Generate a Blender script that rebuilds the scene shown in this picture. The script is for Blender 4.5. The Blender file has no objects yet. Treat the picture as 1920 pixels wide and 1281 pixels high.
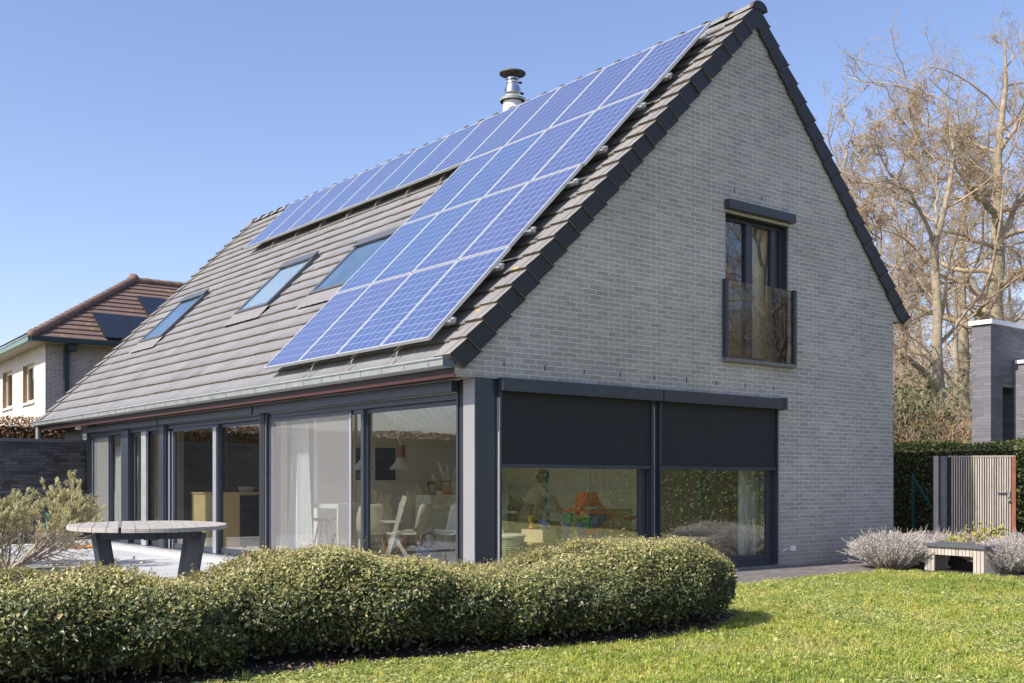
import bpy, bmesh, math, random
import numpy as np
from mathutils import Vector, Matrix

# ------------------------------------------------------------------ camera, world, sun, exposure
scene = bpy.context.scene
FPX, YAW, HY = 2049.6, 0.90043, 906.9            # focal length and horizon in photo pixels, heading
CAM = np.array([-6.6256, -9.3172, 1.122])
camd = bpy.data.cameras.new('camera')
cam = bpy.data.objects.new('camera', camd)
scene.collection.objects.link(cam)
camd.sensor_width = 36.0
camd.lens = FPX / 1920 * 36.0
camd.shift_y = (HY - 640.5) / 1920.0
camd.clip_start = 0.05
camd.clip_end = 2000
cam.location = CAM
cam.rotation_euler = (math.radians(90), 0, YAW - math.pi / 2)
scene.camera = cam

SUN_EL, SUN_PHI = math.radians(43.0), math.radians(3.2)
TO_SUN = Vector((-math.cos(SUN_EL) * math.cos(SUN_PHI), math.cos(SUN_EL) * math.sin(SUN_PHI), math.sin(SUN_EL)))
w = bpy.data.worlds.new('World')
scene.world = w
w.use_nodes = True
nt = w.node_tree
nt.nodes.clear()
sky = nt.nodes.new('ShaderNodeTexSky')
sky.sky_type = 'NISHITA'
sky.sun_disc = False
sky.sun_elevation = SUN_EL
sky.sun_rotation = math.atan2(TO_SUN.x, TO_SUN.y)
sky.altitude = 0
sky.air_density = 1.0
sky.dust_density = 1.0
sky.ozone_density = 3.0
bg = nt.nodes.new('ShaderNodeBackground')
bg.inputs['Strength'].default_value = 0.14
wo = nt.nodes.new('ShaderNodeOutputWorld')
air = nt.nodes.new('ShaderNodeMix')
air.data_type = 'RGBA'
air.blend_type = 'MULTIPLY'
air.inputs[0].default_value = 1.0
air.inputs[7].default_value = (1.09, 0.975, 1.03, 1)
nt.links.new(sky.outputs[0], air.inputs[6])
nt.links.new(air.outputs[2], bg.inputs[0])
nt.links.new(bg.outputs[0], wo.inputs[0])

sund = bpy.data.lights.new('sun', 'SUN')
sund.energy = 4.2
sund.angle = math.radians(0.53)
sund.color = (1.0, 0.95, 0.87)
sun = bpy.data.objects.new('sun', sund)
scene.collection.objects.link(sun)
sun.location = (-20, 5, 30)
sun.rotation_euler = TO_SUN.to_track_quat('Z', 'Y').to_euler()

scene.view_settings.view_transform = 'Standard'
scene.view_settings.look = 'None'
scene.view_settings.gamma = 1
scene.view_settings.exposure = 0.60
scene.cycles.max_bounces = 10
scene.cycles.transparent_max_bounces = 24

# ------------------------------------------------------------------ helpers
rng = np.random.default_rng(7)
random.seed(7)
COL = scene.collection
ORG = {}


def ray(px, py):
    r = (px - 960) / FPX
    return np.array([math.cos(YAW) + r * math.sin(YAW), math.sin(YAW) - r * math.cos(YAW), (HY - py) / FPX])


def at(px, py, dep):
    return CAM + dep * ray(px, py)


def on_y(px, py, Y):
    d = ray(px, py)
    return CAM + d * (Y - CAM[1]) / d[1]


def on_x(px, py, X):
    d = ray(px, py)
    return CAM + d * (X - CAM[0]) / d[0]


def tag(o, label=None, cat=None, group=None, kind=None):
    if label: o['label'] = label
    if cat: o['category'] = cat
    if group: o['group'] = group
    if kind: o['kind'] = kind
    return o


def thing(name, label, cat, loc=(0, 0, 0), group=None, mat3=None):
    o = bpy.data.objects.new(name, None)
    COL.objects.link(o)
    o.empty_display_size = 0.2
    if mat3 is None:
        o.location = loc
        ORG[o] = Vector(loc)
    else:
        m = mat3.to_4x4()
        m.translation = Vector(loc)
        o.matrix_world = m
        ORG[o] = None
    return tag(o, label, cat, group)


def link_mesh(name, me, mat, parent=None, local=False):
    o = bpy.data.objects.new(name, me)
    COL.objects.link(o)
    mats = mat if isinstance(mat, (list, tuple)) else [mat]
    for m in mats:
        me.materials.append(m)
    if parent is not None:
        org = ORG.get(parent)
        if org is not None and not local and org.length > 0:
            me.transform(Matrix.Translation(-org))
        o.parent = parent
        ORG[o] = org
    else:
        ORG[o] = Vector((0, 0, 0))
    return o


def np_mesh(name, verts, faces, tint=None, midx=None, smooth=False):
    """verts (N,3); faces (M,k) constant k"""
    me = bpy.data.meshes.new(name)
    verts = np.ascontiguousarray(verts, dtype=np.float32)
    faces = np.ascontiguousarray(faces, dtype=np.int32)
    M, k = faces.shape
    me.vertices.add(len(verts))
    me.vertices.foreach_set('co', verts.ravel())
    me.loops.add(M * k)
    me.loops.foreach_set('vertex_index', faces.ravel())
    me.polygons.add(M)
    me.polygons.foreach_set('loop_start', np.arange(0, M * k, k, dtype=np.int32))
    me.polygons.foreach_set('loop_total', np.full(M, k, dtype=np.int32))
    if midx is not None:
        me.polygons.foreach_set('material_index', np.asarray(midx, dtype=np.int32))
    if tint is not None:
        a = me.attributes.new('tint', 'FLOAT', 'POINT')
        a.data.foreach_set('value', np.ascontiguousarray(tint, dtype=np.float32))
    if smooth:
        me.polygons.foreach_set('use_smooth', np.ones(M, dtype=bool))
    me.update(calc_edges=True)
    return me


class MB:
    def __init__(self):
        self.v, self.f, self.m, self.t = [], [], [], []

    def add(self, vs, fs, mi=0, tint=0.5):
        b = len(self.v)
        self.v += [tuple(map(float, p)) for p in vs]
        self.t += [tint] * len(vs)
        for f in fs:
            self.f.append([b + i for i in f])
            self.m.append(mi)
        return self

    def box(self, x0, x1, y0, y1, z0, z1, mi=0, tint=0.5):
        vs = [(x, y, z) for z in (z0, z1) for y in (y0, y1) for x in (x0, x1)]
        return self.add(vs, [(0, 2, 3, 1), (4, 5, 7, 6), (0, 1, 5, 4), (2, 6, 7, 3), (0, 4, 6, 2), (1, 3, 7, 5)], mi, tint)

    def obox(self, c, ax, ay, az, mi=0, tint=0.5):
        """oriented box: centre and three half-axis vectors"""
        c, ax, ay, az = map(lambda q: np.array(q, float), (c, ax, ay, az))
        if np.dot(np.cross(ax, ay), az) < 0:
            az = -az
        vs = [c + sx * ax + sy * ay + sz * az for sz in (-1, 1) for sy in (-1, 1) for sx in (-1, 1)]
        return self.add(vs, [(0, 2, 3, 1), (4, 5, 7, 6), (0, 1, 5, 4), (2, 6, 7, 3), (0, 4, 6, 2), (1, 3, 7, 5)], mi, tint)

    def bar(self, p, q, wdt, dpt, up=(0, 0, 1), mi=0, tint=0.5):
        p, q = np.array(p, float), np.array(q, float)
        d = q - p
        L = np.linalg.norm(d)
        d /= L
        s = np.cross(d, np.array(up, float))
        if np.linalg.norm(s) < 1e-4:
            s = np.cross(d, (1, 0, 0))
        s /= np.linalg.norm(s)
        u = np.cross(s, d)
        return self.obox((p + q) / 2, d * L / 2, s * wdt / 2, u * dpt / 2, mi, tint)

    def prism(self, poly, h, axis, a0, a1, mi=0):
        """extrude a 2D polygon along axis ('x','y','z') from a0 to a1"""
        n = len(poly)
        def mk(p, a):
            return {'x': (a, p[0], p[1]), 'y': (p[0], a, p[1]), 'z': (p[0], p[1], a)}[axis]
        vs = [mk(p, a0) for p in poly] + [mk(p, a1) for p in poly]
        fs = [tuple(range(n))[::-1], tuple(range(n, 2 * n))]
        for i in range(n):
            j = (i + 1) % n
            fs.append((i, j, n + j, n + i))
        return self.add(vs, fs, mi)

    def tube(self, pts, radii, n=8, mi=0, cap=True, tint=0.5):
        pts = np.array(pts, float)
        if np.isscalar(radii):
            radii = [radii] * len(pts)
        tang = np.gradient(pts, axis=0)
        tang /= np.linalg.norm(tang, axis=1)[:, None] + 1e-9
        ref = np.array((0.0, 0.0, 1.0)) if abs(tang[0][2]) < 0.9 else np.array((1.0, 0.0, 0.0))
        vs = []
        for p, t, r in zip(pts, tang, radii):
            s = np.cross(t, ref); s /= np.linalg.norm(s) + 1e-9
            u = np.cross(t, s)
            for k in range(n):
                a = 2 * math.pi * k / n
                vs.append(p + r * (math.cos(a) * s + math.sin(a) * u))
        fs = []
        for i in range(len(pts) - 1):
            for k in range(n):
                k2 = (k + 1) % n
                fs.append((i * n + k, i * n + k2, (i + 1) * n + k2, (i + 1) * n + k))
        if cap:
            fs.append(tuple(range(n))[::-1])
            fs.append(tuple((len(pts) - 1) * n + k for k in range(n)))
        return self.add(vs, fs, mi, tint)

    def lathe(self, prof, c=(0, 0, 0), n=24, mi=0):
        """profile of (radius, z) revolved round the vertical through c"""
        vs, fs = [], []
        for r, z in prof:
            for k in range(n):
                a = 2 * math.pi * k / n
                vs.append((c[0] + r * math.cos(a), c[1] + r * math.sin(a), c[2] + z))
        for i in range(len(prof) - 1):
            for k in range(n):
                k2 = (k + 1) % n
                fs.append((i * n + k, i * n + k2, (i + 1) * n + k2, (i + 1) * n + k))
        if prof[0][0] > 1e-4: fs.append(tuple(range(n))[::-1])
        if prof[-1][0] > 1e-4: fs.append(tuple((len(prof) - 1) * n + k for k in range(n)))
        return self.add(vs, fs, mi)

    def sphere(self, c, r, mi=0, nu=14, nv=9, sc=(1, 1, 1)):
        vs, fs = [], []
        for i in range(nv + 1):
            th = math.pi * i / nv
            for k in range(nu):
                a = 2 * math.pi * k / nu
                vs.append((c[0] + sc[0] * r * math.sin(th) * math.cos(a), c[1] + sc[1] * r * math.sin(th) * math.sin(a), c[2] - sc[2] * r * math.cos(th)))
        for i in range(nv):
            for k in range(nu):
                k2 = (k + 1) % nu
                fs.append((i * nu + k, i * nu + k2, (i + 1) * nu + k2, (i + 1) * nu + k))
        return self.add(vs, fs, mi)

    def build(self, name, mat, parent=None, smooth=False, bevel=0.0, local=False, kind=None, tinted=False):
        me = bpy.data.meshes.new(name)
        me.from_pydata(self.v, [], self.f)
        me.polygons.foreach_set('material_index', np.array(self.m, dtype=np.int32))
        if tinted:
            a = me.attributes.new('tint', 'FLOAT', 'POINT')
            a.data.foreach_set('value', np.array(self.t, dtype=np.float32))
        if smooth:
            me.polygons.foreach_set('use_smooth', np.ones(len(self.f), dtype=bool))
        me.update()
        o = link_mesh(name, me, mat, parent, local)
        if bevel > 0:
            md = o.modifiers.new('bevel', 'BEVEL')
            md.width = bevel
            md.segments = 2
            md.limit_method = 'ANGLE'
            md.angle_limit = math.radians(40)
        if smooth:
            try:
                me.set_sharp_from_angle(angle=math.radians(45))
            except Exception:
                pass
        if kind: o['kind'] = kind
        return o


# ------------------------------------------------------------------ materials
def new_mat(name):
    m = bpy.data.materials.new(name)
    m.use_nodes = True
    n = m.node_tree
    b = n.nodes['Principled BSDF']
    return m, n, b


def nd(n, t, **kw):
    x = n.nodes.new(t)
    for k, v in kw.items():
        setattr(x, k, v)
    return x


def math_n(n, op, a, b=None, c=None):
    x = n.nodes.new('ShaderNodeMath')
    x.operation = op
    for i, q in enumerate((a, b, c)):
        if q is None: continue
        if hasattr(q, 'is_linked') or hasattr(q, 'links'):
            n.links.new(q, x.inputs[i])
        else:
            x.inputs[i].default_value = q
    return x.outputs[0]


def ramp(n, fac, stops):
    r = n.nodes.new('ShaderNodeValToRGB')
    e = r.color_ramp.elements
    while len(e) < len(stops): e.new(0.5)
    for el, (p, c) in zip(e, stops):
        el.position = p
        el.color = (*c, 1) if len(c) == 3 else c
    n.links.new(fac, r.inputs[0])
    return r.outputs[0]


def noise(n, scale, detail=4, rough=0.55, vec=None, dist=0):
    x = n.nodes.new('ShaderNodeTexNoise')
    x.inputs['Scale'].default_value = scale
    x.inputs['Detail'].default_value = detail
    x.inputs['Roughness'].default_value = rough
    x.inputs['Distortion'].default_value = dist
    if vec is None:
        tc = n.nodes.new('ShaderNodeTexCoord')
        vec = tc.outputs['Object']
    n.links.new(vec, x.inputs['Vector'])
    return x.outputs['Fac']


def mixc(n, fac, a, b, blend='MIX'):
    x = n.nodes.new('ShaderNodeMix')
    x.data_type = 'RGBA'
    x.blend_type = blend
    for s, q in ((x.inputs[0], fac), (x.inputs[6], a), (x.inputs[7], b)):
        if hasattr(q, 'links'):
            n.links.new(q, s)
        elif isinstance(q, (tuple, list)):
            s.default_value = (*q, 1)
        else:
            s.default_value = q
    return x.outputs[2]


def bump(n, b, h, strength=0.3, dist=0.01):
    x = n.nodes.new('ShaderNodeBump')
    x.inputs['Strength'].default_value = strength
    x.inputs['Distance'].default_value = dist
    n.links.new(h, x.inputs['Height'])
    n.links.new(x.outputs[0], b.inputs['Normal'])


def mapped(n, scale=(1, 1, 1), rot=(0, 0, 0), src='Object'):
    tc = n.nodes.new('ShaderNodeTexCoord')
    mp = n.nodes.new('ShaderNodeMapping')
    mp.inputs['Scale'].default_value = scale
    mp.inputs['Rotation'].default_value = rot
    n.links.new(tc.outputs[src], mp.inputs[0])
    return mp.outputs[0]


def simple(name, col, rough=0.5, metal=0.0, var=0.0, nscale=8.0, bumps=0.0, spec=0.5, bscale=60):
    m, n, b = new_mat(name)
    b.inputs['Roughness'].default_value = rough
    b.inputs['Metallic'].default_value = metal
    b.inputs['Specular IOR Level'].default_value = spec
    if var > 0:
        f = noise(n, nscale, 5, 0.6)
        c = ramp(n, f, [(0.25, tuple(q * (1 - var) for q in col)), (0.75, tuple(min(1, q * (1 + var)) for q in col))])
        n.links.new(c, b.inputs['Base Color'])
    else:
        b.inputs['Base Color'].default_value = (*col, 1)
    if bumps > 0:
        bump(n, b, noise(n, bscale, 4, 0.6), bumps, 0.01)
    return m


def brick_mat(name, c1, c2, cm, bw, rh, ms, axis, big=0.25, rough=0.85, bstr=0.5, spec=0.3, stain=None):
    m, n, b = new_mat(name)
    tc = n.nodes.new('ShaderNodeTexCoord')
    sp = n.nodes.new('ShaderNodeSeparateXYZ')
    n.links.new(tc.outputs['Object'], sp.inputs[0])
    cb = n.nodes.new('ShaderNodeCombineXYZ')
    # slight waviness of the joints
    nz = nd(n, 'ShaderNodeTexNoise'); nz.inputs['Scale'].default_value = 9.0; nz.inputs['Detail'].default_value = 3
    n.links.new(tc.outputs['Object'], nz.inputs['Vector'])
    wob = math_n(n, 'MULTIPLY', math_n(n, 'SUBTRACT', nz.outputs['Fac'], 0.5), 0.012)
    u = {'x': sp.outputs[0], 'y': sp.outputs[1]}[axis]
    n.links.new(math_n(n, 'ADD', u, wob), cb.inputs[0])
    n.links.new(math_n(n, 'ADD', sp.outputs[2], wob), cb.inputs[1])
    br = n.nodes.new('ShaderNodeTexBrick')
    br.inputs['Scale'].default_value = 1.0
    br.inputs['Brick Width'].default_value = bw
    br.inputs['Row Height'].default_value = rh
    br.inputs['Mortar Size'].default_value = ms
    br.inputs['Mortar Smooth'].default_value = 0.35
    br.inputs['Bias'].default_value = -0.1
    br.inputs['Color1'].default_value = (*c1, 1)
    br.inputs['Color2'].default_value = (*c2, 1)
    br.inputs['Mortar'].default_value = (*cm, 1)
    n.links.new(cb.outputs[0], br.inputs['Vector'])
    batch = noise(n, 3.2, 3, 0.7, mapped(n, (1, 1, 3.4)))
    fine = noise(n, 55, 5, 0.7)
    large = noise(n, 0.7, 4, 0.6)
    c = mixc(n, 1.0, br.outputs['Color'], ramp(n, fine, [(0.3, (0.72, 0.72, 0.72)), (0.7, (1.22, 1.2, 1.17))]), 'MULTIPLY')
    c = mixc(n, 1.0, c, ramp(n, large, [(0.3, (1 - big,) * 3), (0.7, (1 + big * 0.6,) * 3)]), 'MULTIPLY')
    c = mixc(n, 1.0, c, ramp(n, batch, [(0.32, (0.90, 0.90, 0.90)), (0.5, (1, 1, 1)), (0.68, (1.06, 1.055, 1.04))]), 'MULTIPLY')
    if stain:
        zz, sc = stain
        f = math_n(n, 'MULTIPLY', math_n(n, 'SUBTRACT', 1.0, math_n(n, 'DIVIDE', sp.outputs[2], zz)), noise(n, 3.5, 5, 0.6))
        f2 = n.nodes.new('ShaderNodeClamp'); n.links.new(f, f2.inputs[0])
        c = mixc(n, f2.outputs[0], c, sc)
    n.links.new(c, b.inputs['Base Color'])
    b.inputs['Roughness'].default_value = rough
    b.inputs['Specular IOR Level'].default_value = spec
    h = math_n(n, 'ADD', math_n(n, 'MULTIPLY', br.outputs['Fac'], -1.0), math_n(n, 'MULTIPLY', fine, 0.35))
    bump(n, b, h, bstr, 0.006)
    return m


def leaf_mat(name, stops, rough=0.45, trans=0.25, spec=0.4):
    m, n, b = new_mat(name)
    a = n.nodes.new('ShaderNodeAttribute')
    a.attribute_name = 'tint'
    c = ramp(n, a.outputs['Fac'], stops)
    n.links.new(c, b.inputs['Base Color'])
    b.inputs['Roughness'].default_value = rough
    b.inputs['Specular IOR Level'].default_value = spec
    if trans > 0:
        t = n.nodes.new('ShaderNodeBsdfTranslucent')
        n.links.new(c, t.inputs[0])
        mx = n.nodes.new('ShaderNodeMixShader')
        mx.inputs[0].default_value = trans
        n.links.new(b.outputs[0], mx.inputs[1])
        n.links.new(t.outputs[0], mx.inputs[2])
        n.links.new(mx.outputs[0], n.nodes['Material Output'].inputs[0])
    return m


def glass_mat(name, ior=1.75, tint=(0.93, 0.95, 0.94), wav=0.0):
    m, n, b = new_mat(name)
    n.nodes.remove(b)
    g = n.nodes.new('ShaderNodeNewGeometry')
    p = math_n(n, 'SUBTRACT', 1.0, math_n(n, 'MULTIPLY', g.outputs['Backfacing'], 2.0))
    io = math_n(n, 'POWER', ior, p)
    fr = n.nodes.new('ShaderNodeFresnel')
    n.links.new(io, fr.inputs[0])
    tr = n.nodes.new('ShaderNodeBsdfTransparent')
    tr.inputs[0].default_value = (*tint, 1)
    gl = n.nodes.new('ShaderNodeBsdfGlossy')
    gl.inputs['Roughness'].default_value = 0.0
    if wav > 0:
        bp = n.nodes.new('ShaderNodeBump')
        bp.inputs['Strength'].default_value = wav
        bp.inputs['Distance'].default_value = 0.02
        n.links.new(noise(n, 1.6, 1, 0.5), bp.inputs['Height'])
        n.links.new(bp.outputs[0], gl.inputs['Normal'])
    mx = n.nodes.new('ShaderNodeMixShader')
    n.links.new(fr.outputs[0], mx.inputs[0])
    n.links.new(tr.outputs[0], mx.inputs[1])
    n.links.new(gl.outputs[0], mx.inputs[2])
    n.links.new(mx.outputs[0], n.nodes['Material Output'].inputs[0])
    return m


def mesh_cloth(name, col, opacity):
    m, n, b = new_mat(name)
    b.inputs['Base Color'].default_value = (*col, 1)
    b.inputs['Roughness'].default_value = 0.7
    b.inputs['Alpha'].default_value = opacity
    return m


M = {}
M['brick'] = brick_mat('grey_brick', (0.450, 0.434, 0.410), (0.345, 0.335, 0.320), (0.68, 0.66, 0.635), 0.2, 0.058, 0.0058, 'x', big=0.17, stain=(0.9, (0.28, 0.255, 0.18)))
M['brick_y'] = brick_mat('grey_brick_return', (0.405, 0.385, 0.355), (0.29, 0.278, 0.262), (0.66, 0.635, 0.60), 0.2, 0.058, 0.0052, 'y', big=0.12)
M['dark_brick'] = brick_mat('dark_glazed_brick', (0.016, 0.017, 0.024), (0.085, 0.087, 0.105), (0.012, 0.012, 0.014), 0.26, 0.062, 0.007, 'x', big=0.4, rough=0.3, spec=0.7)  # lighter bricks carry the glints of the glaze in their colour
M['anthracite'] = simple('anthracite_aluminium', (0.036, 0.044, 0.060), 0.38, 0.0, 0.08, 3)
M['column'] = simple('pale_column_grey', (0.25, 0.245, 0.245), 0.42, 0.0, 0.06, 2)
M['screen'] = simple('black_screen_fabric', (0.016, 0.018, 0.022), 0.75, 0, 0.08, 14, 0.1, bscale=400)
M['zinc'] = simple('weathered_zinc', (0.36, 0.38, 0.36), 0.5, 0.35, 0.18, 6)
M['fascia'] = simple('dark_brown_fascia', (0.035, 0.024, 0.024), 0.55, 0, 0.2, 7)
M['red_wood'] = simple('red_brown_wood_strip', (0.22, 0.085, 0.07), 0.6, 0, 0.25, 12)
M['stone'] = simple('blue_stone_sill', (0.17, 0.175, 0.18), 0.6, 0, 0.2, 14, 0.2)
M['glass'] = glass_mat('window_glass', 1.9)
M['glass_gable'] = glass_mat('gable_window_glass', 2.6, (0.90, 0.93, 0.91), 0.03)
M['glass_guard'] = glass_mat('guard_glass', 1.55, (0.86, 0.87, 0.85), 0.02)
M['alu'] = simple('silver_aluminium', (0.62, 0.62, 0.61), 0.35, 0.6, 0.08, 8)
M['stile'] = simple('sunlit_stile_colour', (0.33, 0.345, 0.37), 0.4, 0.3, 0.05, 4)  # sunlit look of the frame edges put into the colour
M['hook'] = simple('galvanised_hook', (0.36, 0.35, 0.25), 0.5, 0.3)
M['alu_dull'] = simple('dull_aluminium', (0.40, 0.40, 0.39), 0.45, 0.6, 0.15, 20)
M['cream_wood'] = simple('cream_wood', (0.50, 0.44, 0.34), 0.5)
M['steel'] = simple('stainless_steel', (0.62, 0.63, 0.64), 0.22, 1.0, 0.06, 12)
M['whitepaint'] = simple('white_paint', (0.78, 0.77, 0.74), 0.6, 0, 0.03, 4)
M['cream'] = simple('cream_plaster', (0.72, 0.665, 0.56), 0.8, 0, 0.03, 2)
M['floor_in'] = simple('pale_resin_floor', (0.64, 0.60, 0.53), 0.35, 0, 0.05, 2)
M['ceiling'] = simple('white_ceiling', (0.82, 0.79, 0.72), 0.85)
M['curtain'] = simple('white_curtain', (0.74, 0.75, 0.71), 0.9, 0, 0.03, 6)
M['oak'] = simple('light_oak', (0.52, 0.37, 0.18), 0.5, 0, 0.14, 5)
M['dark_in'] = simple('black_cabinet', (0.012, 0.012, 0.013), 0.4)
M['copper'] = simple('copper_lamp', (0.28, 0.11, 0.06), 0.35, 0.4)
M['shell'] = simple('beige_chair_shell', (0.52, 0.45, 0.35), 0.55)
M['wood_leg'] = simple('reddish_wood', (0.33, 0.15, 0.07), 0.5, 0, 0.2, 12)
M['white_wood'] = simple('white_lacquer', (0.75, 0.75, 0.70), 0.45)
M['black'] = simple('matt_black', (0.015, 0.015, 0.017), 0.6)
M['orange'] = simple('orange_plastic', (0.75, 0.11, 0.02), 0.4)
M['blue'] = simple('blue_plastic', (0.05, 0.13, 0.42), 0.4)
M['green'] = simple('green_plastic', (0.06, 0.42, 0.10), 0.4)
M['yellow'] = simple('yellow_plastic', (0.75, 0.45, 0.05), 0.4)
M['red'] = simple('red_plastic', (0.5, 0.04, 0.03), 0.4)
M['teal'] = simple('teal_paint', (0.07, 0.42, 0.42), 0.45)
M['coir'] = simple('orange_coir', (0.45, 0.21, 0.07), 0.95, 0, 0.25, 40, 0.4)
M['soil'] = simple('dark_soil', (0.045, 0.034, 0.028), 0.95, 0, 0.5, 30, 0.8, bscale=45)
M['bark'] = simple('grey_brown_bark', (0.33, 0.27, 0.18), 0.9, 0, 0.42, 3.0, 0.8, bscale=14)
M['twig'] = simple('pale_twig_bark', (0.40, 0.305, 0.195), 0.9, 0, 0.3, 1.2)
M['shrub_stem'] = simple('pale_shrub_stem', (0.40, 0.33, 0.25), 0.85, 0, 0.3, 20)
M['hedge_stem'] = simple('brown_hedge_stem', (0.12, 0.085, 0.05), 0.9, 0, 0.3, 20)
M['green_wire'] = simple('green_coated_wire', (0.012, 0.095, 0.075), 0.5)
M['black_panel'] = simple('black_solar_glass', (0.012, 0.014, 0.022), 0.2)
M['green_gutter'] = simple('patinated_green_gutter', (0.16, 0.24, 0.20), 0.55, 0, 0.15, 5)
M['dark_gutter'] = simple('dark_green_gutter', (0.018, 0.035, 0.038), 0.5)
M['soffit'] = simple('pale_soffit', (0.45, 0.38, 0.33), 0.8)
M['cream_frame'] = simple('cream_window_frame', (0.70, 0.62, 0.45), 0.5)
M['coping'] = simple('white_coping', (0.80, 0.80, 0.80), 0.5, 0, 0.04, 3)
M['skin'] = simple('skin', (0.55, 0.33, 0.23), 0.55)
M['hair'] = simple('brown_hair', (0.075, 0.04, 0.022), 0.6)
M['sweater'] = simple('beige_sweater', (0.45, 0.39, 0.28), 0.9)
M['trousers'] = simple('dark_trousers', (0.03, 0.035, 0.045), 0.85)
M['plastic_white'] = simple('white_plastic', (0.8, 0.8, 0.8), 0.4)


def tile_material(name, base, lichen=True, dark=False):
    m, n, b = new_mat(name)
    a = n.nodes.new('ShaderNodeAttribute'); a.attribute_name = 'tint'
    c = ramp(n, a.outputs['Fac'], [(0.0, tuple(q * 0.91 for q in base)), (1.0, tuple(q * 1.08 for q in base))])
    c = mixc(n, 1.0, c, ramp(n, noise(n, 1.1, 5, 0.65), [(0.3, (0.86, 0.85, 0.85)), (0.7, (1.12, 1.1, 1.06))]), 'MULTIPLY')
    c = mixc(n, 1.0, c, ramp(n, noise(n, 60, 4, 0.7), [(0.3, (0.8, 0.8, 0.8)), (0.7, (1.15, 1.15, 1.15))]), 'MULTIPLY')
    # pale lichen specks
    sp = ramp(n, noise(n, 26, 3, 0.5), [(0.70, (0, 0, 0)), (0.76, (1, 1, 1))])
    c = mixc(n, math_n(n, 'MULTIPLY', sp, 0.45), c, (0.42, 0.40, 0.34))
    if lichen:
        q = math_n(n, 'MULTIPLY', ramp(n, noise(n, 5.0, 3, 0.6), [(0.66, (0, 0, 0)), (0.70, (1, 1, 1))]), ramp(n, noise(n, 23, 3, 0.6), [(0.42, (0, 0, 0)), (0.5, (1, 1, 1))]))
        c = mixc(n, q, c, (0.62, 0.34, 0.03))
    n.links.new(c, b.inputs['Base Color'])
    b.inputs['Roughness'].default_value = 0.75
    b.inputs['Specular IOR Level'].default_value = 0.35
    bump(n, b, noise(n, 90, 4, 0.65), 0.25, 0.004)
    return m


M['tile'] = tile_material('grey_concrete_tile', (0.210, 0.209, 0.213), lichen=False)
M['verge_tile'] = tile_material('lichened_verge_tile', (0.235, 0.222, 0.212), lichen=True)
M['tile_edge'] = simple('mossy_tile_edge', (0.105, 0.083, 0.062), 0.95, 0, 0.5, 25, 0.5)
M['tile_side'] = simple('shaded_tile_side', (0.020, 0.023, 0.030), 0.55, 0, 0.2, 20)  # smooth side of the same concrete, its shade put into the colour
M['red_tile'] = tile_material('brown_clay_tile', (0.165, 0.112, 0.092), lichen=True)
M['ridge_clay'] = simple('ridge_clay', (0.21, 0.135, 0.10), 0.85, 0, 0.35, 5, 0.3)

# ------------------------------------------------------------------ setting: ground, lawn, path, terrace
def ground_material():
    m, n, b = new_mat('far_ground')
    f = noise(n, 0.4, 6, 0.6)
    c = ramp(n, f, [(0.3, (0.06, 0.075, 0.03)), (0.7, (0.13, 0.11, 0.06))])
    n.links.new(c, b.inputs['Base Color'])
    b.inputs['Roughness'].default_value = 0.95
    return m


def lawn_material():
    m, n, b = new_mat('lawn_turf')
    c = ramp(n, noise(n, 1.3, 6, 0.65), [(0.34, (0.40, 0.33, 0.18)), (0.5, (0.34, 0.33, 0.12)), (0.68, (0.27, 0.31, 0.07))])
    c = mixc(n, 1.0, c, ramp(n, noise(n, 55, 5, 0.7), [(0.3, (0.5, 0.5, 0.5)), (0.7, (1.35, 1.35, 1.25))]), 'MULTIPLY')
    n.links.new(c, b.inputs['Base Color'])
    b.inputs['Roughness'].default_value = 0.95
    bump(n, b, noise(n, 70, 5, 0.7), 0.9, 0.03)
    return m


def paver_material(name, c1, c2, cm, bw, rh, ms, off=0.5, rough=0.8, fine=0.25):
    m, n, b = new_mat(name)
    br = n.nodes.new('ShaderNodeTexBrick')
    br.offset = off
    br.inputs['Scale'].default_value = 1
    br.inputs['Brick Width'].default_value = bw
    br.inputs['Row Height'].default_value = rh
    br.inputs['Mortar Size'].default_value = ms
    br.inputs['Color1'].default_value = (*c1, 1)
    br.inputs['Color2'].default_value = (*c2, 1)
    br.inputs['Mortar'].default_value = (*cm, 1)
    tc = n.nodes.new('ShaderNodeTexCoord')
    n.links.new(tc.outputs['Object'], br.inputs['Vector'])
    c = mixc(n, 1.0, br.outputs['Color'], ramp(n, noise(n, 14, 6, 0.7), [(0.3, (1 - fine,) * 3), (0.7, (1 + fine,) * 3)]), 'MULTIPLY')
    c = mixc(n, 1.0, c, ramp(n, noise(n, 0.9, 4, 0.6), [(0.3, (0.85,) * 3), (0.7, (1.1,) * 3)]), 'MULTIPLY')
    n.links.new(c, b.inputs['Base Color'])
    b.inputs['Roughness'].default_value = rough
    bump(n, b, math_n(n, 'MULTIPLY', br.outputs['Fac'], -1.0), 0.4, 0.006)
    return m


M['ground'] = ground_material()
M['lawn'] = lawn_material()
M['paver'] = paver_material('clay_paver', (0.22, 0.19, 0.175), (0.15, 0.13, 0.125), (0.10, 0.09, 0.075), 0.21, 0.068, 0.004)
M['terrace'] = paver_material('pale_terrace_slab', (0.50, 0.50, 0.50), (0.44, 0.44, 0.445), (0.2, 0.2, 0.2), 0.9, 0.9, 0.004, 0.0, 0.7, 0.08)

MB().add([(-600, -600, -0.12), (600, -600, -0.12), (600, 600, -0.12), (-600, 600, -0.12)], [(0, 1, 2, 3)]).build('ground', M['ground'], kind='structure')


def sheet(name, poly, z, mat, thick=0.1):
    return MB().prism(poly, 0, 'z', z - thick, z).build(name, mat, kind='structure')


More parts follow.
